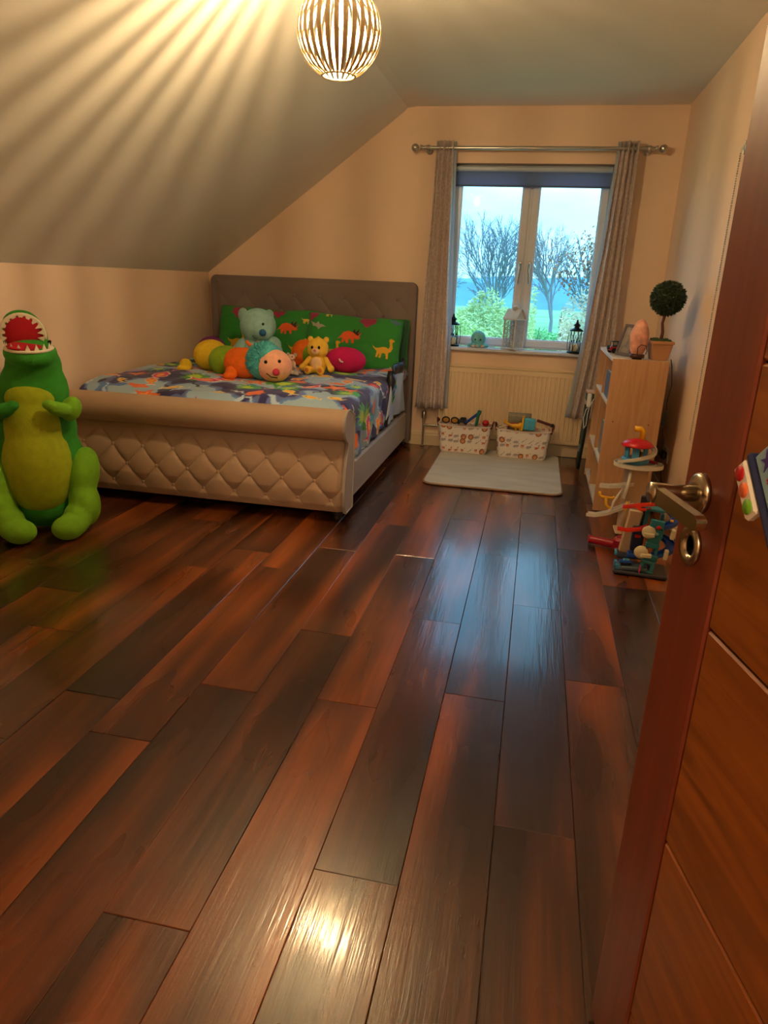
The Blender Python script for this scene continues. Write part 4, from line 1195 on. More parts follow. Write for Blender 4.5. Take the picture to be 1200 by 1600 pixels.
for z in (.03, .27, .62):
    bpart('shelf', SH0 + .002, SH1 - .006, SY0 + t, DV - t / 2, z, z + t, BIRCH_E); bpart('shelf', SH0 + .002, SH1 - .006, DV + t / 2, SY1 - t, z, z + t, BIRCH_E)
bpart('back_panel', SH1 - .006, SH1, SY0 + t, SY1 - t, 0, SZ - t, BIRCH)
bpart('plinth', SH0 + .01, SH0 + .022, SY0 + t, SY1 - t, 0, .03, BIRCH_E)
for (y, z) in ((4.20, .50),):
    pass
for x, z in ((SH0 + .045, .535), (SH1 - .06, .53)):
    MB().cyl((x - CO.x, SY0 - CO.y + .001, z), (x - CO.x, SY0 - CO.y - .0008, z), .0045, n=10).build('screw_cap', mat('brown_cap', lin(120, 80, 52), .6), bc)
# things in the bookcase
def book(x, y, z, w, d_, h, c, label, rz=0.0, group='books in the bookcase'):
    """d_ along local x, thickness w along local y"""
    r_ = root('book', (x, y, z), label, 'book', group, rz=rz)
    cv = MB(); cv.box((0, -w / 2 + .0015, h / 2), (d_, .003, h)); cv.box((0, w / 2 - .0015, h / 2), (d_, .003, h)); cv.box((-d_ / 2 + .0015, 0, h / 2), (.003, w - .006, h))
    cv.build('cover', c, r_)
    MB().box((.001, 0, h / 2), (d_ - .006, w - .007, h - .008)).build('pages', mat('paper', lin(232, 226, 210), .8), r_)
    return r_
ZS1, ZS2, ZS3 = .27 + t + .0005, .62 + t + .0005, .03 + t + .0005
book(.628, 4.375, ZS2, .022, .33, .150, plas('slate_blue_cover', lin(66, 104, 140), .5), 'wide slate blue picture book facing out in the upper near bay', PI / 2)
book(.656, 4.36, ZS2, .018, .30, .166, plas('red_cover', lin(206, 50, 44), .5), 'red picture book whose top edge shows above the slate blue one', PI / 2)
book(.70, 4.78, ZS2, .05, .20, .14, plas('beige_cover', lin(206, 196, 186), .5), 'pale thick book in the upper far bay of the bookcase', PI / 2)
book(.64, 4.40, ZS1, .03, .24, .20, plas('grey_cover', lin(120, 124, 128), .5), 'grey book facing out in the middle near bay', PI / 2)
# figure on middle shelf
fg = root('toy_figure', (.645, 4.66, ZS1), 'small black and red toy robot figure on the middle shelf of the bookcase', 'toy')
MB().box((0, 0, .055), (.022, .030, .034), ch=.005).build('torso', BLACKP, fg)
MB().ell((0, 0, .085), (.011, .011, .013)).build('head', BLACKP, fg)
for sy in (-1, 1):
    MB().cyl((0, sy * .008, .040), (0, sy * .011, .002), .006).build('leg', BLACKP, fg); MB().cyl((0, sy * .018, .068), (-.008, sy * .024, .038), .0045).build('arm', PR, fg)
MB().box((-.013, 0, .055), (.004, .016, .018), ch=.001).build('chest_plate', PR, fg)
gr_ = root('toy_truck', (.68, 4.76, ZS3), 'dark toy truck with white tracks on the bottom shelf of the bookcase', 'toy')
MB().box((0, 0, .045), (.09, .14, .05), ch=.01).build('body', PDG, gr_); MB().box((0, .04, .09), (.07, .05, .05), ch=.012).build('cab', mat('brown_metallic', lin(92, 60, 56), .4), gr_)
MB().tube([(-.03, -.05, .07), (-.035, -.03, .13), (-.03, .03, .145), (-.03, .055, .11)], .006, 7).build('roll_bar', PW_, gr_)
for sx in (-1, 1):
    for sy in (-1, 1): MB().cyl((sx * .040, sy * .045, .024), (sx * .054, sy * .045, .024), .024, n=16).build('wheel', BLACKP, gr_)

# ---- on top of the bookcase
ZT = SZ + .0005
tp = root('topiary', (.852, 4.245, ZT), 'small ball topiary tree in a square terracotta pot on the bookcase', 'potted plant')
pp = MB()
for (z0, z1, a, b) in ((0, .088, .040, .056), (.088, .105, .061, .061)):
    v = [(sx * a, sy * a, z0) for sx, sy in ((-1, -1), (1, -1), (1, 1), (-1, 1))] + [(sx * b, sy * b, z1) for sx, sy in ((-1, -1), (1, -1), (1, 1), (-1, 1))]
    pp.add(v, [(3, 2, 1, 0), (4, 5, 6, 7), (0, 1, 5, 4), (1, 2, 6, 5), (2, 3, 7, 6), (3, 0, 4, 7)], Matrix.Rotation(.15, 4, 'Z'), False)
pp.build('pot', mat('tan_terracotta', lin(196, 146, 104), .8, var=.06, bump=.1), tp, bevel=.003)
MB().tube([(0, 0, .10), (.004, 0, .15), (-.004, .002, .20), (.006, 0, .27)], [.010, .0085, .0075, .008], 8).build('trunk', mat('bark', lin(112, 66, 46), .85, var=.2, bump=.4), tp)
def leaves(n, R_, c, size, rng, flat=False):
    mb = MB()
    for k in range(n):
        th = math.acos(rng.uniform(-1, 1)); ph = rng.uniform(0, 2 * PI)
        d_ = Vector((math.sin(th) * math.cos(ph), math.sin(th) * math.sin(ph), math.cos(th)))
        r_ = R_ * rng.uniform(.86, 1.03) * (1 + .03 * math.sin(5 * ph) * math.sin(4 * th))
        p = d_ * r_ + Vector(c)
        q = d_.rotation_difference(Vector((rng.uniform(-1, 1), rng.uniform(-1, 1), rng.uniform(-1, 1))).normalized()).to_matrix() if False else None
        t1 = (d_.cross(Vector((rng.uniform(-1, 1), rng.uniform(-1, 1), rng.uniform(-1, 1))))).normalized()
        t2 = (d_ * rng.uniform(.3, 1.2) + t1.cross(d_) * rng.uniform(-1, 1)).normalized()
        s_ = size * rng.uniform(.7, 1.2)
        mb.add([p - t1 * s_ * .35, p + t2 * s_, p + t1 * s_ * .35, p - t2 * s_ * .3], [(0, 1, 2), (0, 2, 3)], None, False)
    return mb
lf = leaves(3600, .088, (.005, 0, .330), .011, random.Random(4)); lf.ell((.005, 0, .330), .078)
lf.build('foliage', mat('dark_box_leaf', lin(44, 66, 44), .6, var=.35, vscale=60), tp, kind='stuff')
ms_ = MB(); 
rq = random.Random(9)
for k in range(160): ms_.ell((rq.uniform(-.05, .05), rq.uniform(-.05, .05), .104 + rq.uniform(0, .010)), (.007, .006, .005), (0, 0, rq.uniform(0, 3)), 6, 4)
ms_.build('moss', mat('green_moss', lin(70, 92, 50), .9, var=.3, vscale=80), tp, kind='stuff')

sl_ = root('salt_lamp', (.735, 4.215, ZT), 'pink-orange salt rock lamp on the bookcase corner, between frame and topiary', 'lamp')
SALT = mat('salt_crystal', lin(222, 160, 140), .45, var=.3, vscale=26, bump=1.0, bscale=26, spec=.4)
bm_ = MB().ell((0, 0, .11), (.050, .040, .105), n=26, m=18)
bm_.v = [(x * (1 + .14 * noise.noise(Vector((x * 30, y * 30, z * 18)))) * (1.0 if z < .13 else 1), y * (1 + .14 * noise.noise(Vector((x * 30 + 5, y * 30, z * 18)))), z + .008 * noise.noise(Vector((x * 40, y * 40, 3)))) for (x, y, z) in bm_.v]
bm_.v = [(x, y, max(z, .022)) for (x, y, z) in bm_.v]
rk = bm_.build('rock', SALT, sl_)
MB().lathe([(.030, .006), (.040, .008), (.041, .024), (.034, .028)], n=20).build('base', mat('dark_wood_base', lin(70, 30, 26), .4), sl_)
MB().box((0, 0, .003), (.05, .04, .006), ch=.001).build('felt_foot', BLACKP, sl_)
MB().tube([(-.005, -.045, .03), (-.008, -.05, .065), (.008, -.05, .082), (.036, -.046, .078), (.044, -.04, .05), (.04, -.036, .03)], .0022, 6).build('cord', mat('dark_cord', lin(60, 30, 30), .5), sl_)

pf = root('picture_frame', (.672, 4.365, ZT), 'grey picture frame leaning back, seen from its side on the bookcase', 'picture frame', rot=(0, .0, math.radians(-58)))
pfm = MB()
def pbox(c, d_): pfm.box((c[0], c[1], c[2]), d_, (0, 0, 0), ch=.001)
lean = Matrix.Rotation(-.30, 4, 'X')
tmp = MB(); frame_rect(tmp, -.065, .065, 0.004, .185, .016, -.006, .006, .001)
tmp.v = [tuple(lean @ Vector(p)) for p in tmp.v]
tmp.build('frame', mat('grey_frame_wood', lin(104, 92, 90), .5), pf)
tm2 = MB().box((0, .0015, .095), (.104, .003, .155)); tm2.v = [tuple(lean @ Vector(p)) for p in tm2.v]
tm2.build('photo', mat('faded_photo', lin(150, 140, 134), .4, var=.4, vscale=25), pf)
tm3 = MB().box((0, .075, .065), (.03, .004, .14), (.5, 0, 0)); tm3.build('strut', BLACKP, pf)

jp = root('toy_jeep', (.665, 4.56, ZT), 'small red toy jeep on the bookcase by the right curtain', 'toy car', rz=math.radians(200))
MB().box((0, 0, .026), (.118, .052, .024), ch=.006).build('body', plas('jeep_red', lin(186, 20, 30)), jp)
MB().box((-.036, 0, .040), (.042, .046, .012), ch=.005).build('bonnet', MATS['jeep_red'], jp)
rbm = MB()
for dx in (-.010, .040): rbm.tube([(dx, -.022, .036), (dx + .004, -.021, .068), (dx + .004, .021, .068), (dx, .022, .036)], .0022, 6)
for sy in (-1, 1): rbm.tube([(-.006, sy * .021, .068), (.044, sy * .021, .068)], .0022, 6)
rbm.build('roll_cage', BLACKP, jp)
MB().box((.016, 0, .040), (.03, .04, .016), ch=.004).build('seat', BLACKP, jp)
for dx in (-.036, .036):
    for sy in (-1, 1): MB().cyl((dx, sy * .020, .016), (dx, sy * .031, .016), .016, n=18).build('wheel', BLACKP, jp)
MB().cyl((.059, 0, .032), (.066, 0, .032), .013, n=16).build('spare_wheel', BLACKP, jp)
tr2 = root('white_tray', (.69, 4.55, ZT), 'unused', 'tray')
bpy.data.objects.remove(tr2)
yd = root('toy_duck', (.715, 4.375, ZT), 'little yellow toy duck between picture frame and salt lamp on the bookcase', 'toy')
m_ = MB(); m_.ell((0, 0, .018), (.022, .016, .018)); m_.ell((-.008, 0, .042), .013); plush('body', m_, PY, yd, .003, 1); MB().ell((-.022, 0, .040), (.008, .006, .003)).build('beak', PORG, yd)
yc = root('toy_cup', (.715, 4.60, ZT), 'yellow toy beaker standing behind the picture frame on the bookcase', 'cup')
MB().lathe([(.016, 0), (.022, .075), (.0245, .077), (.0245, .08), (.020, .08), (.015, .004), (0, .004)], n=20).build('bowl', PY, yc); MB().tube([(.022, 0, .065), (.04, 0, .058), (.04, 0, .03), (.019, 0, .02)], .003, 6).build('handle', PY, yc)

# power lead down the back of the bookcase
cl = root('power_cord', (.93, 4.17, .5), 'black power cord with inline switch hanging beside the bookcase end panel', 'cord')
def cpts(l): return [(x - .93, y - 4.17, z - .5) for x, y, z in l]
MB().tube(cpts([(.915, 4.20, .895), (.922, 4.18, .86), (.935, 4.17, .76), (.925, 4.17, .66), (.93, 4.17, .62)]), .0028, 6).build('lead', BLACKP, cl)
MB().box((-.002, 0, .072), (.022, .018, .085), (0, .1, 0), ch=.007).build('inline_switch', BLACKP, cl)
MB().tube(cpts([(.925, 4.17, .53), (.93, 4.18, .49), (.965, 4.26, .42), (.975, 4.34, .36), (.978, 4.38, .33)]), .0026, 6).build('lead', BLACKP, cl)
sk = root('wall_socket', (1.018, 4.41, .32), 'white double wall socket with black plug low on the right wall', 'socket')
MB().box((-.005, 0, 0), (.010, .146, .086), ch=.003).build('face_plate', WHITEP, sk)
MB().box((-.026, -.03, 0), (.034, .045, .050), ch=.010).build('plug', BLACKP, sk); MB().box((-.024, .036, -.004), (.030, .040, .044), ch=.010).build('plug', BLACKP, sk)
MB().tube([(-.026, -.03, -.02), (-.03, -.03, -.06), (-.03, -.06, -.10), (-.025, -.1, -.16), (-.03, -.08, -.3)], .0028, 6).build('flex', BLACKP, sk)
for sy in (-1, 1): MB().box((-.0105, sy * .012, .028), (.002, .010, .016), ch=.001).build('rocker', WHITEP, sk)

# ---- things between bookcase and curtain
ea = root('folded_play_easel', (.575, 5.12, 0), 'tall black folded board standing between bookcase and right curtain', 'easel')
MB().box((0, .04, .26), (.022, .16, .48), (0, .05, 0), ch=.004).build('board', BLACKP, ea)
MB().tube([(-.012, -.045, .02), (-.004, -.045, .46)], .007, 8).build('leg', mat('dark_green_metal', lin(30, 60, 58), .4), ea); MB().tube([(-.014, .12, .02), (-.004, .12, .46)], .007, 8).build('leg', MATS['dark_green_metal'], ea)
MB().box((-.016, .03, .16), (.02, .05, .05), ch=.006).build('clip', mat('grey_clip', lin(120, 132, 136), .4), ea)
gbx = root('green_game_box', (.585, 5.135, .503), 'green game box with red and cream lid edge on top of the black board', 'box')
MB().box((0, 0, .030), (.05, .13, .055), ch=.003).build('tray', plas('dark_green_card', lin(16, 84, 70), .6), gbx); MB().box((0, 0, .064), (.054, .134, .012), ch=.002).build('lid', mat('cream_lid', lin(214, 168, 140), .6), gbx)
wa = root('white_charger', (.570, 4.965, .50), 'white charger and looped white cable hanging at the front of the bookcase', 'charger')
MB().box((0, .0, .03), (.028, .045, .09), ch=.006).build('body', WHITEP, wa)
MB().tube([(.022, -.075, .05), (.01, -.02, -.0), (-.01, .03, -.04), (-.02, .05, -.10), (-.01, .03, -.17), (.0, .0, -.14), (.0, -.01, -.06), (.01, 0, .0)], .0032, 7).build('cable', WHITEP, wa)

# ================================================================== toy tower with ramps
tw = root('toy_tower', (.745, 3.78, 0), 'toy tower with red roof, blue cabin and white spiral ramps beside the bookcase', 'toy playset')
BEIP = plas('beige_plastic', lin(206, 176, 140), .5)
def track(pts, w, h, th, m, name, parent, zo=0):
    """open U-shaped track along pts"""
    pts = [Vector(p) for p in pts]; n = len(pts)
    prof = [(-w / 2 - th, h), (-w / 2, h), (-w / 2, th), (w / 2, th), (w / 2, h), (w / 2 + th, h), (w / 2 + th, 0), (-w / 2 - th, 0)]
    v = []; f = []
    for k in range(n):
        T_ = (pts[min(k + 1, n - 1)] - pts[max(k - 1, 0)]); T_.z = 0; T_.normalize(); B_ = Vector((T_.y, -T_.x, 0))
        for (a, b) in prof: v.append(pts[k] + B_ * a + Vector((0, 0, b)))
    for k in range(n - 1):
        for i in range(8): f.append((k * 8 + i, k * 8 + (i + 1) % 8, (k + 1) * 8 + (i + 1) % 8, (k + 1) * 8 + i))
    f.append(tuple(range(8))[::-1]); f.append(tuple((n - 1) * 8 + i for i in range(8)))
    return MB().add(v, f, None, False).build(name, m, parent)
MB().box((.02, .03, .20), (.10, .09, .36), (0, 0, .2), ch=.006).build('column', BEIP, tw)
MB().box((.02, .03, .006), (.14, .13, .012), ch=.004).build('base', BEIP, tw)
# oval platform track
track([(.02 + .105 * math.cos(a), .0 + .075 * math.sin(a), .375) for a in np.linspace(0, 2 * PI, 33)], .034, .020, .003, PW_, 'oval_track', tw)
# cabin
MB().lathe([(.060, .392), (.066, .394), (.070, .412), (.070, .418), (.058, .422), (0, .422)], (.0, 0, 0), 28).build('cabin_floor', PLB, tw)
for k in range(6):
    a = k * PI / 3 + .35
    MB().box((.052 * math.cos(a), .052 * math.sin(a), .455), (.010, .036, .066), (0, 0, a), ch=.002).build('cabin_wall', PLB, tw)
MB().ell((.01, -.012, .445), (.014, .014, .022)).build('figure', mat('purple_plastic', lin(60, 30, 90), .4), tw); MB().ell((.028, -.02, .44), (.012, .012, .018)).build('figure', PY, tw)
MB().lathe([(.080, .484), (.082, .490), (.060, .508), (.025, .520), (.0, .522)], (0, 0, 0), 30).build('roof', plas('roof_red', lin(204, 18, 36)), tw)
MB().tube([(.018, 0, .515), (.018, 0, .562), (.006, 0, .572), (-.024, 0, .572)], [.013, .013, .014, .015], 12).build('periscope', PY, tw)
track([((.088 + .004 * q) * math.cos(a), (.078) * math.sin(a), .470 - .075 * q) for q, a in zip(np.linspace(0, 1, 22), np.linspace(.5, -PI * .85, 22))], .020, .014, .0025, PW_, 'spiral_ramp', tw)
MB().box((.09, .02, .40), (.05, .03, .012), (0, .2, .2), ch=.002).build('gate', PM, tw)
# lower ramps
track([(.0, -.02, .275), (-.06, -.05, .268), (-.12, -.06, .262), (-.165, -.05, .26)], .028, .018, .003, PW_, 'ramp', tw)
track([(.0, -.10, .19), (-.06, -.12, .165), (-.12, -.13, .135), (-.175, -.125, .118), (-.215, -.11, .115)], .030, .018, .003, PW_, 'ramp', tw)
ys_ = MB(); ys_.tube([(-.165, -.09, .245), (-.162, -.09, .225), (-.15, -.09, .218), (-.10, -.09, .215), (-.085, -.09, .222)], .007, 6); ys_.tube([(-.13, -.10, .215), (-.125, -.10, .18), (-.11, -.10, .165), (-.04, -.10, .16)], .008, 6); ys_.tube([(-.02, -.12, .21), (-.03, -.12, .18), (-.035, -.12, .165)], .010, 6)
ys_.build('support', PY, tw)
wh = MB(); wh.tube([(-.05, -.06, .26), (-.09, -.10, .20), (-.10, -.12, .12)], .006, 6); wh.tube([(-.02, -.06, .36), (-.03, -.08, .28), (-.045, -.10, .22)], .009, 6); wh.build('strut', PW_, tw)
# crimson tube lying on floor belongs to the same playset
rt3 = root('toy_tunnel', (.60, 3.55, .026), 'crimson toy tunnel tube lying on the floor in front of the toy tower', 'toy')
MB().cyl((-.055, 0, 0), (.075, -.04, 0), .020, .024, 16).build('tube', PM, rt3); MB().box((.11, -.06, .012), (.10, .08, .07), (0, 0, -.3), ch=.014).build('housing', PM, rt3)
MB().tube([(-.055, .02 * math.cos(a), .02 * math.sin(a)) for a in np.linspace(0, 2 * PI, 16, endpoint=False)], .004, 6, True).build('lip', PM, rt3)

# ================================================================== toy garage
ga = root('toy_garage', (.755, 3.24, 0), 'toy car garage with teal lift tower and blue spiral ramp on the floor', 'toy playset', rz=-.08)
MB().box((.0, .0, .009), (.235, .16, .018), ch=.005).build('base', PDG, ga)
MB().box((-.035, -.03, .028), (.13, .07, .018), (0, -.04, 0), ch=.004).build('deck', plas('slate_plastic', lin(84, 104, 120)), ga)
MB().box((-.035, .035, .058), (.14, .06, .014), (0, -.05, 0), ch=.004).build('deck', PDG, ga)
MB().box((-.02, .0, .078), (.09, .05, .022), ch=.006).build('car_bay', PB, ga)
twm = plas('lift_teal', lin(44, 128, 140))
# tower front: frame with openings, leaning a little
tf = root('lift_tower', (0, 0, 0), None, None); 
bpy.data.objects.remove(tf)
fm_ = MB()
def tpan(x0, x1, z0, z1, y=-.055, th=.018): fm_.box(((x0 + x1) / 2 + .10 * ((z0 + z1) / 2 - .1) * .7 + .03, y, (z0 + z1) / 2), (x1 - x0, th, z1 - z0), (0, .09, 0), ch=.003)
tpan(-.03, .03, .018, .030); tpan(-.03, -.014, .03, .062); tpan(.014, .03, .03, .062); tpan(-.03, .03, .062, .078)
tpan(-.036, .036, .078, .108); tpan(-.03, -.018, .108, .140); tpan(.018, .03, .108, .140); tpan(-.03, .03, .140, .165)
tpan(-.026, .026, .165, .19); tpan(-.034, .034, .19, .235); tpan(-.030, .030, .235, .275)
fm_.build('lift_tower', twm, ga)
MB().ell((.048, -.068, .243), (.011, .004, .010)).build('button', PR, ga)
MB().ell((.044, -.066, .212), (.009, .003, .007)).build('button', plas('pale_teal', lin(140, 180, 180)), ga)
for z in (.115, .215):
    wm = MB()
    wm.lathe([(.0, -.008), (.026, -.008), (.032, 0), (.026, .008), (0, .008)], (-.012 + .2 * (z - .1), -.06, z), 18, (PI / 2, 0, 0))
    wm.box((.012, -.062, z - .012), (.05, .02, .02), ch=.004)
    wm.build('gear', plas('cream_plastic', lin(226, 216, 180)), ga)
    MB().box((.096 + .14 * (z - .1), -.05, z + .0), (.018, .03, .045), (0, .1, 0), ch=.003).build('bracket', MATS['cream_plastic'], ga)
# back frame
bf = MB(); bf.box((-.005, .03, .20), (.014, .05, .20), (0, .06, 0), ch=.003); bf.box((.06, .045, .15), (.014, .05, .26), (0, .06, 0), ch=.003); bf.box((.03, .03, .30), (.085, .06, .012), ch=.003); bf.box((.03, .03, .19), (.085, .06, .010), ch=.003)
bf.build('tower_back', twm, ga)
# blue spiral ramp at right
track([(.055 + .068 * math.cos(a), .02 + .055 * math.sin(a), .295 - .21 * q) for q, a in zip(np.linspace(0, 1, 44), np.linspace(PI * .5, -PI * 2.6, 44))], .036, .018, .003, PB, 'spiral_ramp', ga)
MB().box((.105, .0, .262), (.016, .012, .010), ch=.002).build('flag', PY, ga)
# red arms reaching left from the tower
track([(.02, .0, .325), (-.03, -.02, .322), (-.08, -.03, .312), (-.115, -.03, .305)], .016, .012, .003, PORG, 'slide', ga)
track([(.01, .01, .30), (-.03, .01, .29), (-.05, .02, .30)], .014, .010, .003, PORG, 'slide', ga)
track([(.005, -.02, .225), (-.03, -.03, .208), (-.08, -.04, .200), (-.125, -.04, .202)], .018, .012, .003, PORG, 'slide', ga)
MB().box((-.060, .045, .175), (.060, .03, .21), (0, .12, .1), ch=.004).build('block_wall', BEIP, ga)
MB().box((-.030, .02, .155), (.05, .07, .11), ch=.004).build('shutter', plas('navy_plastic', lin(22, 44, 84)), ga)
MB().box((-.030, -.017, .175), (.026, .004, .014), ch=.001).build('sign_plate', PR, ga)
MB().box((-.02, .06, .25), (.03, .02, .20), ch=.004).build('mast', PDG, ga); MB().cyl((.0, -.01, .325), (.004, -.01, .375), .0035, n=8).build('flag_pole', PY, ga)
for (c_, d_) in (((-.11, -.02, .034), (.012, .03, .022)), ((-.112, .03, .07), (.012, .03, .026)), ((-.10, -.055, .03), (.018, .02, .022))):
    MB().box(c_, d_, ch=.002).build('barrier', PLB, ga)
MB().cyl((-.005, -.070, .018), (-.003, -.070, .055), .0035, n=8).build('pump', mat('pink_plastic', lin(220, 60, 120), .4), ga)
pcar = root('toy_car', (.685, 3.205, .0405), 'small blue toy car parked on the lower deck of the toy garage', 'toy car', rz=.1)
MB().box((0, 0, .012), (.060, .026, .012), ch=.004).build('body', PB, pcar); MB().box((.002, 0, .021), (.03, .022, .010), ch=.004).build('cab', PLB, pcar)
for sx in (-1, 1):
    for sy in (-1, 1): MB().cyl((sx * .018, sy * .010, .006), (sx * .018, sy * .0145, .006), .006, n=10).build('wheel', BLACKP, pcar)

# ================================================================== right wall roller blind and its bead chain
rbl = root('roller_blind', (.987, 3.615, 1.855), 'grey roller blind on the right wall beyond the door, with bead chain', 'blind')
MB().cyl((0, .0, 0), (0, -1.0, 0), .018, n=18).build('tube', mat('blind_tube', lin(190, 192, 196), .4), rbl)
bkt = MB(); bkt.box((.008, .012, 0), (.052, .006, .055), ch=.002); bkt.cyl((-.0, .008, 0), (-.0, .026, 0), .020, n=18); bkt.build('bracket', CHROME, rbl)
MB().box((.016, -.5, -.55), (.002, .96, 1.1)).build('fabric', mat('grey_blind_cloth', lin(150, 156, 166), .7), rbl)
ch_ = MB()
for k in range(128):
    z = -.02 - k * .0100
    ch_.ell((-.022, .034, z), (.0042, .0042, .0038), n=6, m=4); ch_.ell((.016, .034, z), (.0028, .0028, .0028), n=6, m=4)
ch_.tube([(-.022, .034, .0), (-.022, .034, -1.30), (-.003, .034, -1.32), (.016, .034, -1.30), (.016, .034, 0), (-.003, .034, .018)], .0008, 4, True)
ch_.build('bead_chain', CHROME, rbl, kind='stuff')

# ================================================================== door (opened into the room)
dr = sroot('door_1', (.3905, .9925, 0))
dr.rotation_euler = (0, 0, math.radians(-76.75))
DW, DH, DT, SW = .79, 1.99, .04, .125
def dpart(name, x0, x1, z0, z1, y0, y1, m, ch=.003):
    return MB().box(((x0 + x1) / 2, (y0 + y1) / 2, (z0 + z1) / 2), (x1 - x0, y1 - y0, z1 - z0), ch=ch).build(name, m, dr)
dpart('stile', 0, SW, .008, DH, 0, DT, STILE); dpart('stile', DW - SW, DW, .008, DH, 0, DT, STILE)
zz = [.008, .178, .511, .844, 1.177, 1.510, 1.843, DH]
for k in range(len(zz) - 1):
    dpart('panel', SW + .002, DW - SW - .002, zz[k] + .0015, zz[k + 1] - .0015, .002, DT - .002, DPANEL, .003)
dpart('core', SW - .002, DW - SW + .002, .01, DH - .002, .008, DT - .008, mat('door_core', lin(40, 16, 8), .8), .0)
# lever handle and escutcheon
hx_, hz_ = .052, 1.0
hr = MB(); hr.lathe([(.0, 0), (.027, 0), (.027, .006), (.022, .010), (.012, .011)], (hx_, 0, hz_), 28, (PI / 2, 0, 0)); hnd = hr.build('handle', NICKEL, dr)
nk = MB(); nk.lathe([(.011, .0), (.011, .035), (.013, .052), (.013, .060), (0, .062)], (hx_, -.008, hz_), 20, (PI / 2, 0, 0)); nk.build('neck', NICKEL, hnd)
lv = MB()
lvp = [(-.012, -.010), (.122, -.009), (.130, -.004), (.130, .006), (.122, .010), (-.012, .010)]
lv.prism([(hx_ + a, hz_ - .001 + b) for a, b in lvp], .012, Matrix(((1, 0, 0, 0), (0, 0, 1, -.066), (0, 1, 0, 0), (0, 0, 0, 1)))); lv.build('lever', NICKEL, hnd, bevel=.003)
es = MB(); es.lathe([(.014, 0), (.014, .004), (.018, .006), (.024, .007), (.027, .004), (.027, 0)], (hx_, 0, hz_ - .072), 28, (PI / 2, 0, 0)); esc = es.build('escutcheon', NICKEL, dr)
MB().lathe([(0, .001), (.0145, .001)], (hx_, 0, hz_ - .072), 24, (PI / 2, 0, 0)).build('keyhole_plate', BLACKP, esc)
for z in (.25, 1.75):
    MB().cyl((DW + .004, DT / 2 - .02, z - .05), (DW + .004, DT / 2 - .02, z + .05), .007, n=12).build('hinge', NICKEL, dr)

# activity board hanging against the door face
ab = root('toy_activity_board', (.3905, .9925, 0), 'toy activity board with red, orange and green dots hanging on the door', 'toy', rz=math.radians(-76.75))
bd_ = MB()
Mr = Matrix.Translation((.200, 0, 1.048)) @ Matrix.Rotation(-.74, 4, 'Y')
def abox(name, x0, x1, z0, z1, y0, y1, m, ch=.001):
    o = MB().box(((x0 + x1) / 2, (y0 + y1) / 2, (z0 + z1) / 2), (x1 - x0, y1 - y0, z1 - z0), ch=ch)
    o.v = [tuple(Mr @ Vector(p)) for p in o.v]
    return o.build(name, m, ab)
abox('dot_strip', -.013, .011, -.032, .032, -.030, -.018, mat('white_card', lin(226, 214, 196), .6), .003)
abox('navy_edge', .011, .020, -.080, .036, -.028, -.006, mat('navy_cloth', lin(22, 30, 70), .7), .003)
abox('picture_panel', .020, .15, -.075, .030, -.024, -.008, mat('pale_blue_card', lin(140, 176, 190), .6), .003)
for k, (c, z) in enumerate(((lin(190, 14, 24), .020), (lin(232, 110, 60), .0), (lin(110, 170, 30), -.020))):
    o = MB().lathe([(0, .0), (.0085, .0), (.0085, .0012), (0, .0012)], (-.001, -.030, z), 20, (PI / 2, 0, 0)); o.v = [tuple(Mr @ Vector(p)) for p in o.v]
    o.build('dot', mat('dot_%s' % ('red', 'orange', 'green')[k], c, .5), ab, label=('red dot', 'orange dot', 'green dot')[k])
MI = lambda pts: [tuple(Mr @ Vector(p)) for p in pts]
def decal(name, poly, c, cx, cz, sc, rot=0):
    o = MB(); q = Matrix.Translation((cx, -.0245, cz)) @ Matrix.Rotation(rot, 4, 'Y') @ Matrix(((sc, 0, 0, 0), (0, 0, -1, 0), (0, sc, 0, 0), (0, 0, 0, 1)))
    o.prism(poly, .0008, Mr @ q); return o.build(name, mat('decal_' + name, c, .6), ab)
decal('blue_panel_patch', [(-.5, -.5), (.5, -.5), (.5, .5), (-.5, .5)], lin(40, 110, 160), .085, -.012, .045)
decal('butterfly', STAR, lin(70, 40, 130), .042, .012, .026, .3)
decal('red_mark', BLOB, lin(176, 30, 80), .040, -.008, .014)
decal('cloud', BLOB, lin(226, 230, 230), .036, -.030, .018)
decal('hill', BLOB, lin(90, 160, 40), .036, -.058, .034)

# ================================================================== pendant lamp
lampc = Vector((-.62, 2.80, 2.08))
pl = root('pendant_lamp', lampc, 'globe pendant lamp with slim metal ribs and glowing bulb below the ceiling', 'lamp')
RIBM = mat('champagne_rib_metal', lin(214, 190, 148), .4)
R_ = .15; NR = 30
Pn = 18
def ribmesh():
    v = []; f = []
    for k in range(Pn + 1):
        ph = PI * (.145 + .725 * k / Pn)          # from the top ring down to the bottom ring
        rr_, z = R_ * math.sin(ph), R_ * math.cos(ph)
        w = .0016 + .0076 * math.sin(ph) ** 1.6
        tn = Vector((math.sin(ph), 0, math.cos(ph)))
        for (o_, s_) in ((0, -1), (0, 1), (-.0016, 1), (-.0016, -1)):
            v.append(Vector((rr_, s_ * w, z)) + tn * o_)
    for k in range(Pn):
        for i in range(4): f.append((k * 4 + i, k * 4 + (i + 1) % 4, (k + 1) * 4 + (i + 1) % 4, (k + 1) * 4 + i))
    f.append((3, 2, 1, 0)); f.append(tuple(Pn * 4 + i for i in range(4)))
    me = bpy.data.meshes.new('rib'); me.from_pydata([tuple(p) for p in v], [], f); me.materials.append(RIBM); me.update(); return me
rm = ribmesh()
for k in range(NR):
    o = bpy.data.objects.new('rib', rm); COL.objects.link(o); o.parent = pl; o.rotation_euler = (0, 0, 2 * PI * (k + .5) / NR)
rt_r = R_ * math.sin(PI * .145); rb_r = R_ * math.sin(PI * .87)
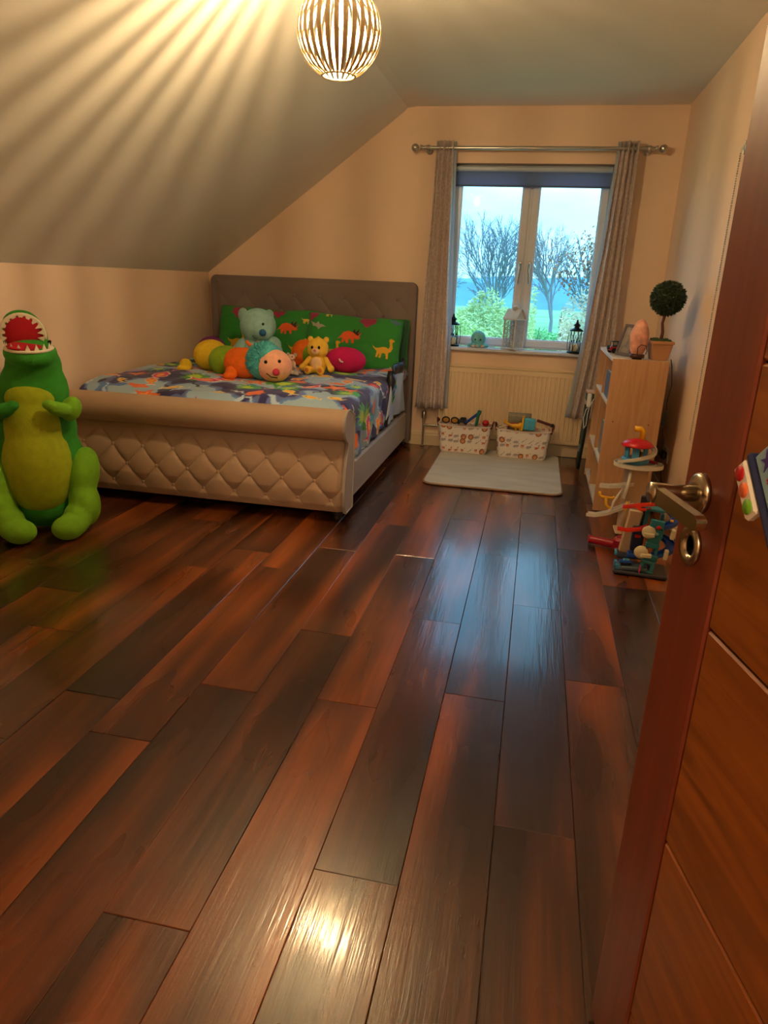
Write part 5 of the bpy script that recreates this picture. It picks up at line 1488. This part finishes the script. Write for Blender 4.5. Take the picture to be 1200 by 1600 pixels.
MB().tube([(rt_r * math.cos(a), rt_r * math.sin(a), R_ * math.cos(PI * .145)) for a in np.linspace(0, 2 * PI, 32, endpoint=False)], .004, 6, True).build('top_ring', RIBM, pl)
MB().tube([(rb_r * math.cos(a), rb_r * math.sin(a), R_ * math.cos(PI * .87)) for a in np.linspace(0, 2 * PI, 32, endpoint=False)], .0035, 6, True).build('bottom_ring', RIBM, pl)
spk = MB()
for k in range(3):
    a = 2 * PI * k / 3; spk.cyl((0, 0, R_ * .9), (rt_r * math.cos(a), rt_r * math.sin(a), R_ * .9), .003, n=6)
spk.build('spider', RIBM, pl)
MB().lathe([(.020, .150), (.020, .085), (.016, .080), (0, .080)], n=18).build('lamp_holder', WHITEP, pl)
MB().cyl((0, 0, .14), (0, 0, ZC - lampc.z - .02), .0035, n=8).build('cable', WHITEP, pl)
MB().lathe([(.045, ZC - lampc.z), (.045, ZC - lampc.z - .012), (.03, ZC - lampc.z - .024), (.006, ZC - lampc.z - .03)][::-1], n=24).build('ceiling_rose', WHITEP, pl)
BULB = bpy.data.materials.new('glowing_bulb'); BULB.use_nodes = True
BULB.node_tree.nodes.clear()
eo = BULB.node_tree.nodes.new('ShaderNodeOutputMaterial'); em = BULB.node_tree.nodes.new('ShaderNodeEmission')
em.inputs['Color'].default_value = (1.0, .70, .36, 1); em.inputs['Strength'].default_value = BULB_POWER
BULB.node_tree.links.new(em.outputs[0], eo.inputs[0])
MB().lathe([(0, -.014), (.010, -.011), (.0165, -.003), (.018, .008), (.016, .018), (.010, .030), (.008, .046)], (0, 0, .03), 16).build('bulb', BULB, pl)

# unseen lamp added in the hall as warm fill for the room
hl = root('hall_fill_lamp', (.3, -1.0, 2.44), 'round fill lamp added unseen in the hall behind the camera', 'lamp')
MB().lathe([(.0, -.06), (.12, -.055), (.14, -.03), (.14, 0)], n=24).build('dome', mat('opal_glass', lin(240, 220, 190), .4, emit=(1, .7, .4, 1), estr=1.5), hl)
ld = bpy.data.lights.new('hall_fill_light', 'POINT'); ld.energy = HALL_FILL_POWER; ld.color = (1, .78, .52); ld.shadow_soft_size = .12
lo = bpy.data.objects.new('hall_fill_light', ld); lo.location = (.3, -1.0, 2.25); COL.objects.link(lo)

# ================================================================== outdoors (seen from the first floor)
GZ = -2.9
fld = MB(); fld.add([(-260, 7, GZ), (260, 7, GZ), (260, 420, GZ - 3), (-260, 420, GZ - 3)], [(0, 1, 2, 3)], None, False)
g0 = fld.build('grass_field', mat('meadow', lin(150, 196, 136), .95, var=.35, vscale=.12), kind='structure')
def ridge(y, z0, amp, c, name, label, sd, wid=260):  # c: land colour with blue distance haze painted in
    mb = MB(); n = 90; v = []
    for k in range(n + 1):
        x = -wid + 2 * wid * k / n
        h = z0 + amp * noise.fractal(Vector((x * .02 + sd, sd, 0)), 1, 2, 4)
        v += [(x, y, GZ - 6), (x, y + 14, h), (x, y + 50, GZ - 6)]
    f = []
    for k in range(n): f += [(k * 3, (k + 1) * 3, (k + 1) * 3 + 1, k * 3 + 1), (k * 3 + 1, (k + 1) * 3 + 1, (k + 1) * 3 + 2, k * 3 + 2)]
    o = mb.add(v, f, None, True).build(name, mat(name + '_land', c, .95, var=.25, vscale=.08)); return tag(o, kind='structure')
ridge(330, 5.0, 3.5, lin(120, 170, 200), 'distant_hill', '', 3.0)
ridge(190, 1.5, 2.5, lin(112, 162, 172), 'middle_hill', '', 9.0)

def bare_tree(x, y, h, seed, label, spread=.5, levels=7, leafc=None, col=lin(96, 84, 76), rmin=.014):
    rr = random.Random(seed)
    r_ = root('tree', (x, y, GZ), label, 'tree', None)
    mb = MB(); tips = []
    def br(p, d_, L_, rad, lev):
        q = p + d_ * L_
        mid = p + d_ * L_ * .5 + Vector((rr.uniform(-1, 1), rr.uniform(-1, 1), 0)) * L_ * .05
        mb.tube([p, mid, q], [rad, rad * .85, rad * .7], 3 if lev > 2 else 6, cap=False)
        if lev >= levels: tips.append(q); return
        n = 3 if lev < 3 else 2
        for k in range(n + (1 if lev > 0 else 0)):
            ax = d_.orthogonal().normalized(); ax.rotate(Matrix.Rotation(rr.uniform(0, 2 * PI), 3, d_))
            nd = d_.copy(); nd.rotate(Matrix.Rotation(spread * rr.uniform(.45, 1.25), 3, ax)); nd = (nd + Vector((0, 0, .10))).normalized()
            side = k == n
            br(mid if side else q, nd, L_ * (rr.uniform(.5, .65) if side else rr.uniform(.66, .84)), max(rad * (.5 if side else .64), rmin), lev + 1)
    br(Vector((0, 0, 0)), Vector((0, 0, 1)), h * .22, h * .013, 0)
    mb.build('branches', mat('bark_%d' % seed, col, .9), r_)
    if leafc:
        lm = MB()
        for q in tips:
            for k in range(2):
                p = q + Vector((rr.uniform(-.2, .2), rr.uniform(-.2, .2), rr.uniform(-.2, .2))); s_ = rr.uniform(.05, .10)
                a = Vector((rr.uniform(-1, 1), rr.uniform(-1, 1), rr.uniform(-1, 1))).normalized() * s_; b = a.orthogonal().normalized() * s_ * .7
                lm.add([p - a, p + b, p + a, p - b], [(0, 1, 2, 3)], None, False)
        lm.build('leaves', mat('leaf_%d' % seed, leafc, .8, var=.3, vscale=3), r_, kind='stuff')
    return r_
HAZE = lin(134, 140, 148)  # bark grey with distance haze put into the colour
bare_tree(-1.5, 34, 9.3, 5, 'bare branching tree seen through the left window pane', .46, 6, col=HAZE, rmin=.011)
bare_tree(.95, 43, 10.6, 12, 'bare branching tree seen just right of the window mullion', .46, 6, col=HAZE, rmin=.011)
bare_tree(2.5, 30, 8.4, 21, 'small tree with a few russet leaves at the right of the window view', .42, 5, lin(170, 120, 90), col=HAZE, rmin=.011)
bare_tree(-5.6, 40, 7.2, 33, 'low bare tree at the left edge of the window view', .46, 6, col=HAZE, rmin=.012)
def hedge(x, y, w, d_, h, n, c, seed, label, c2=None):
    rr = random.Random(seed)
    r_ = root('hedge', (x, y, GZ), label, 'hedge', None)
    mb = MB()
    for k in range(n):
        a, b = rr.uniform(-1, 1), rr.uniform(-1, 1); t_ = rr.random() ** .5
        env = h * (.82 + .25 * noise.noise(Vector((a * w * .35 + seed, b, 0))))
        p = Vector((a * w / 2, b * d_ / 2, env * t_)); s_ = rr.uniform(.045, .10)
        u_ = Vector((rr.uniform(-1, 1), rr.uniform(-1, 1), rr.uniform(-.4, 1))).normalized() * s_; v_ = u_.orthogonal().normalized() * s_ * .35
        mb.add([p - u_, p + v_, p + u_, p - v_], [(0, 1, 2, 3)], None, False)
    mb.build('foliage', mat('hedge_leaf_%d' % seed, c, .85, var=.4, vscale=1.2), r_, kind='stuff')
    st = MB()
    for k in range(40):
        a = rr.uniform(-1, 1) * w / 2; st.tube([(a, 0, 0), (a + rr.uniform(-.4, .4), rr.uniform(-.3, .3), h * rr.uniform(.5, .85))], [.03, .012], 4, cap=False)
    st.build('stems', mat('hedge_stem', lin(110, 100, 70), .9), r_, kind='stuff')
hedge(-2.1, 22, 4.4, 2.0, 4.3, 17000, lin(206, 218, 150), 41, 'yellow-green hedge seen through the left window pane')  # leaf colour paled with painted haze
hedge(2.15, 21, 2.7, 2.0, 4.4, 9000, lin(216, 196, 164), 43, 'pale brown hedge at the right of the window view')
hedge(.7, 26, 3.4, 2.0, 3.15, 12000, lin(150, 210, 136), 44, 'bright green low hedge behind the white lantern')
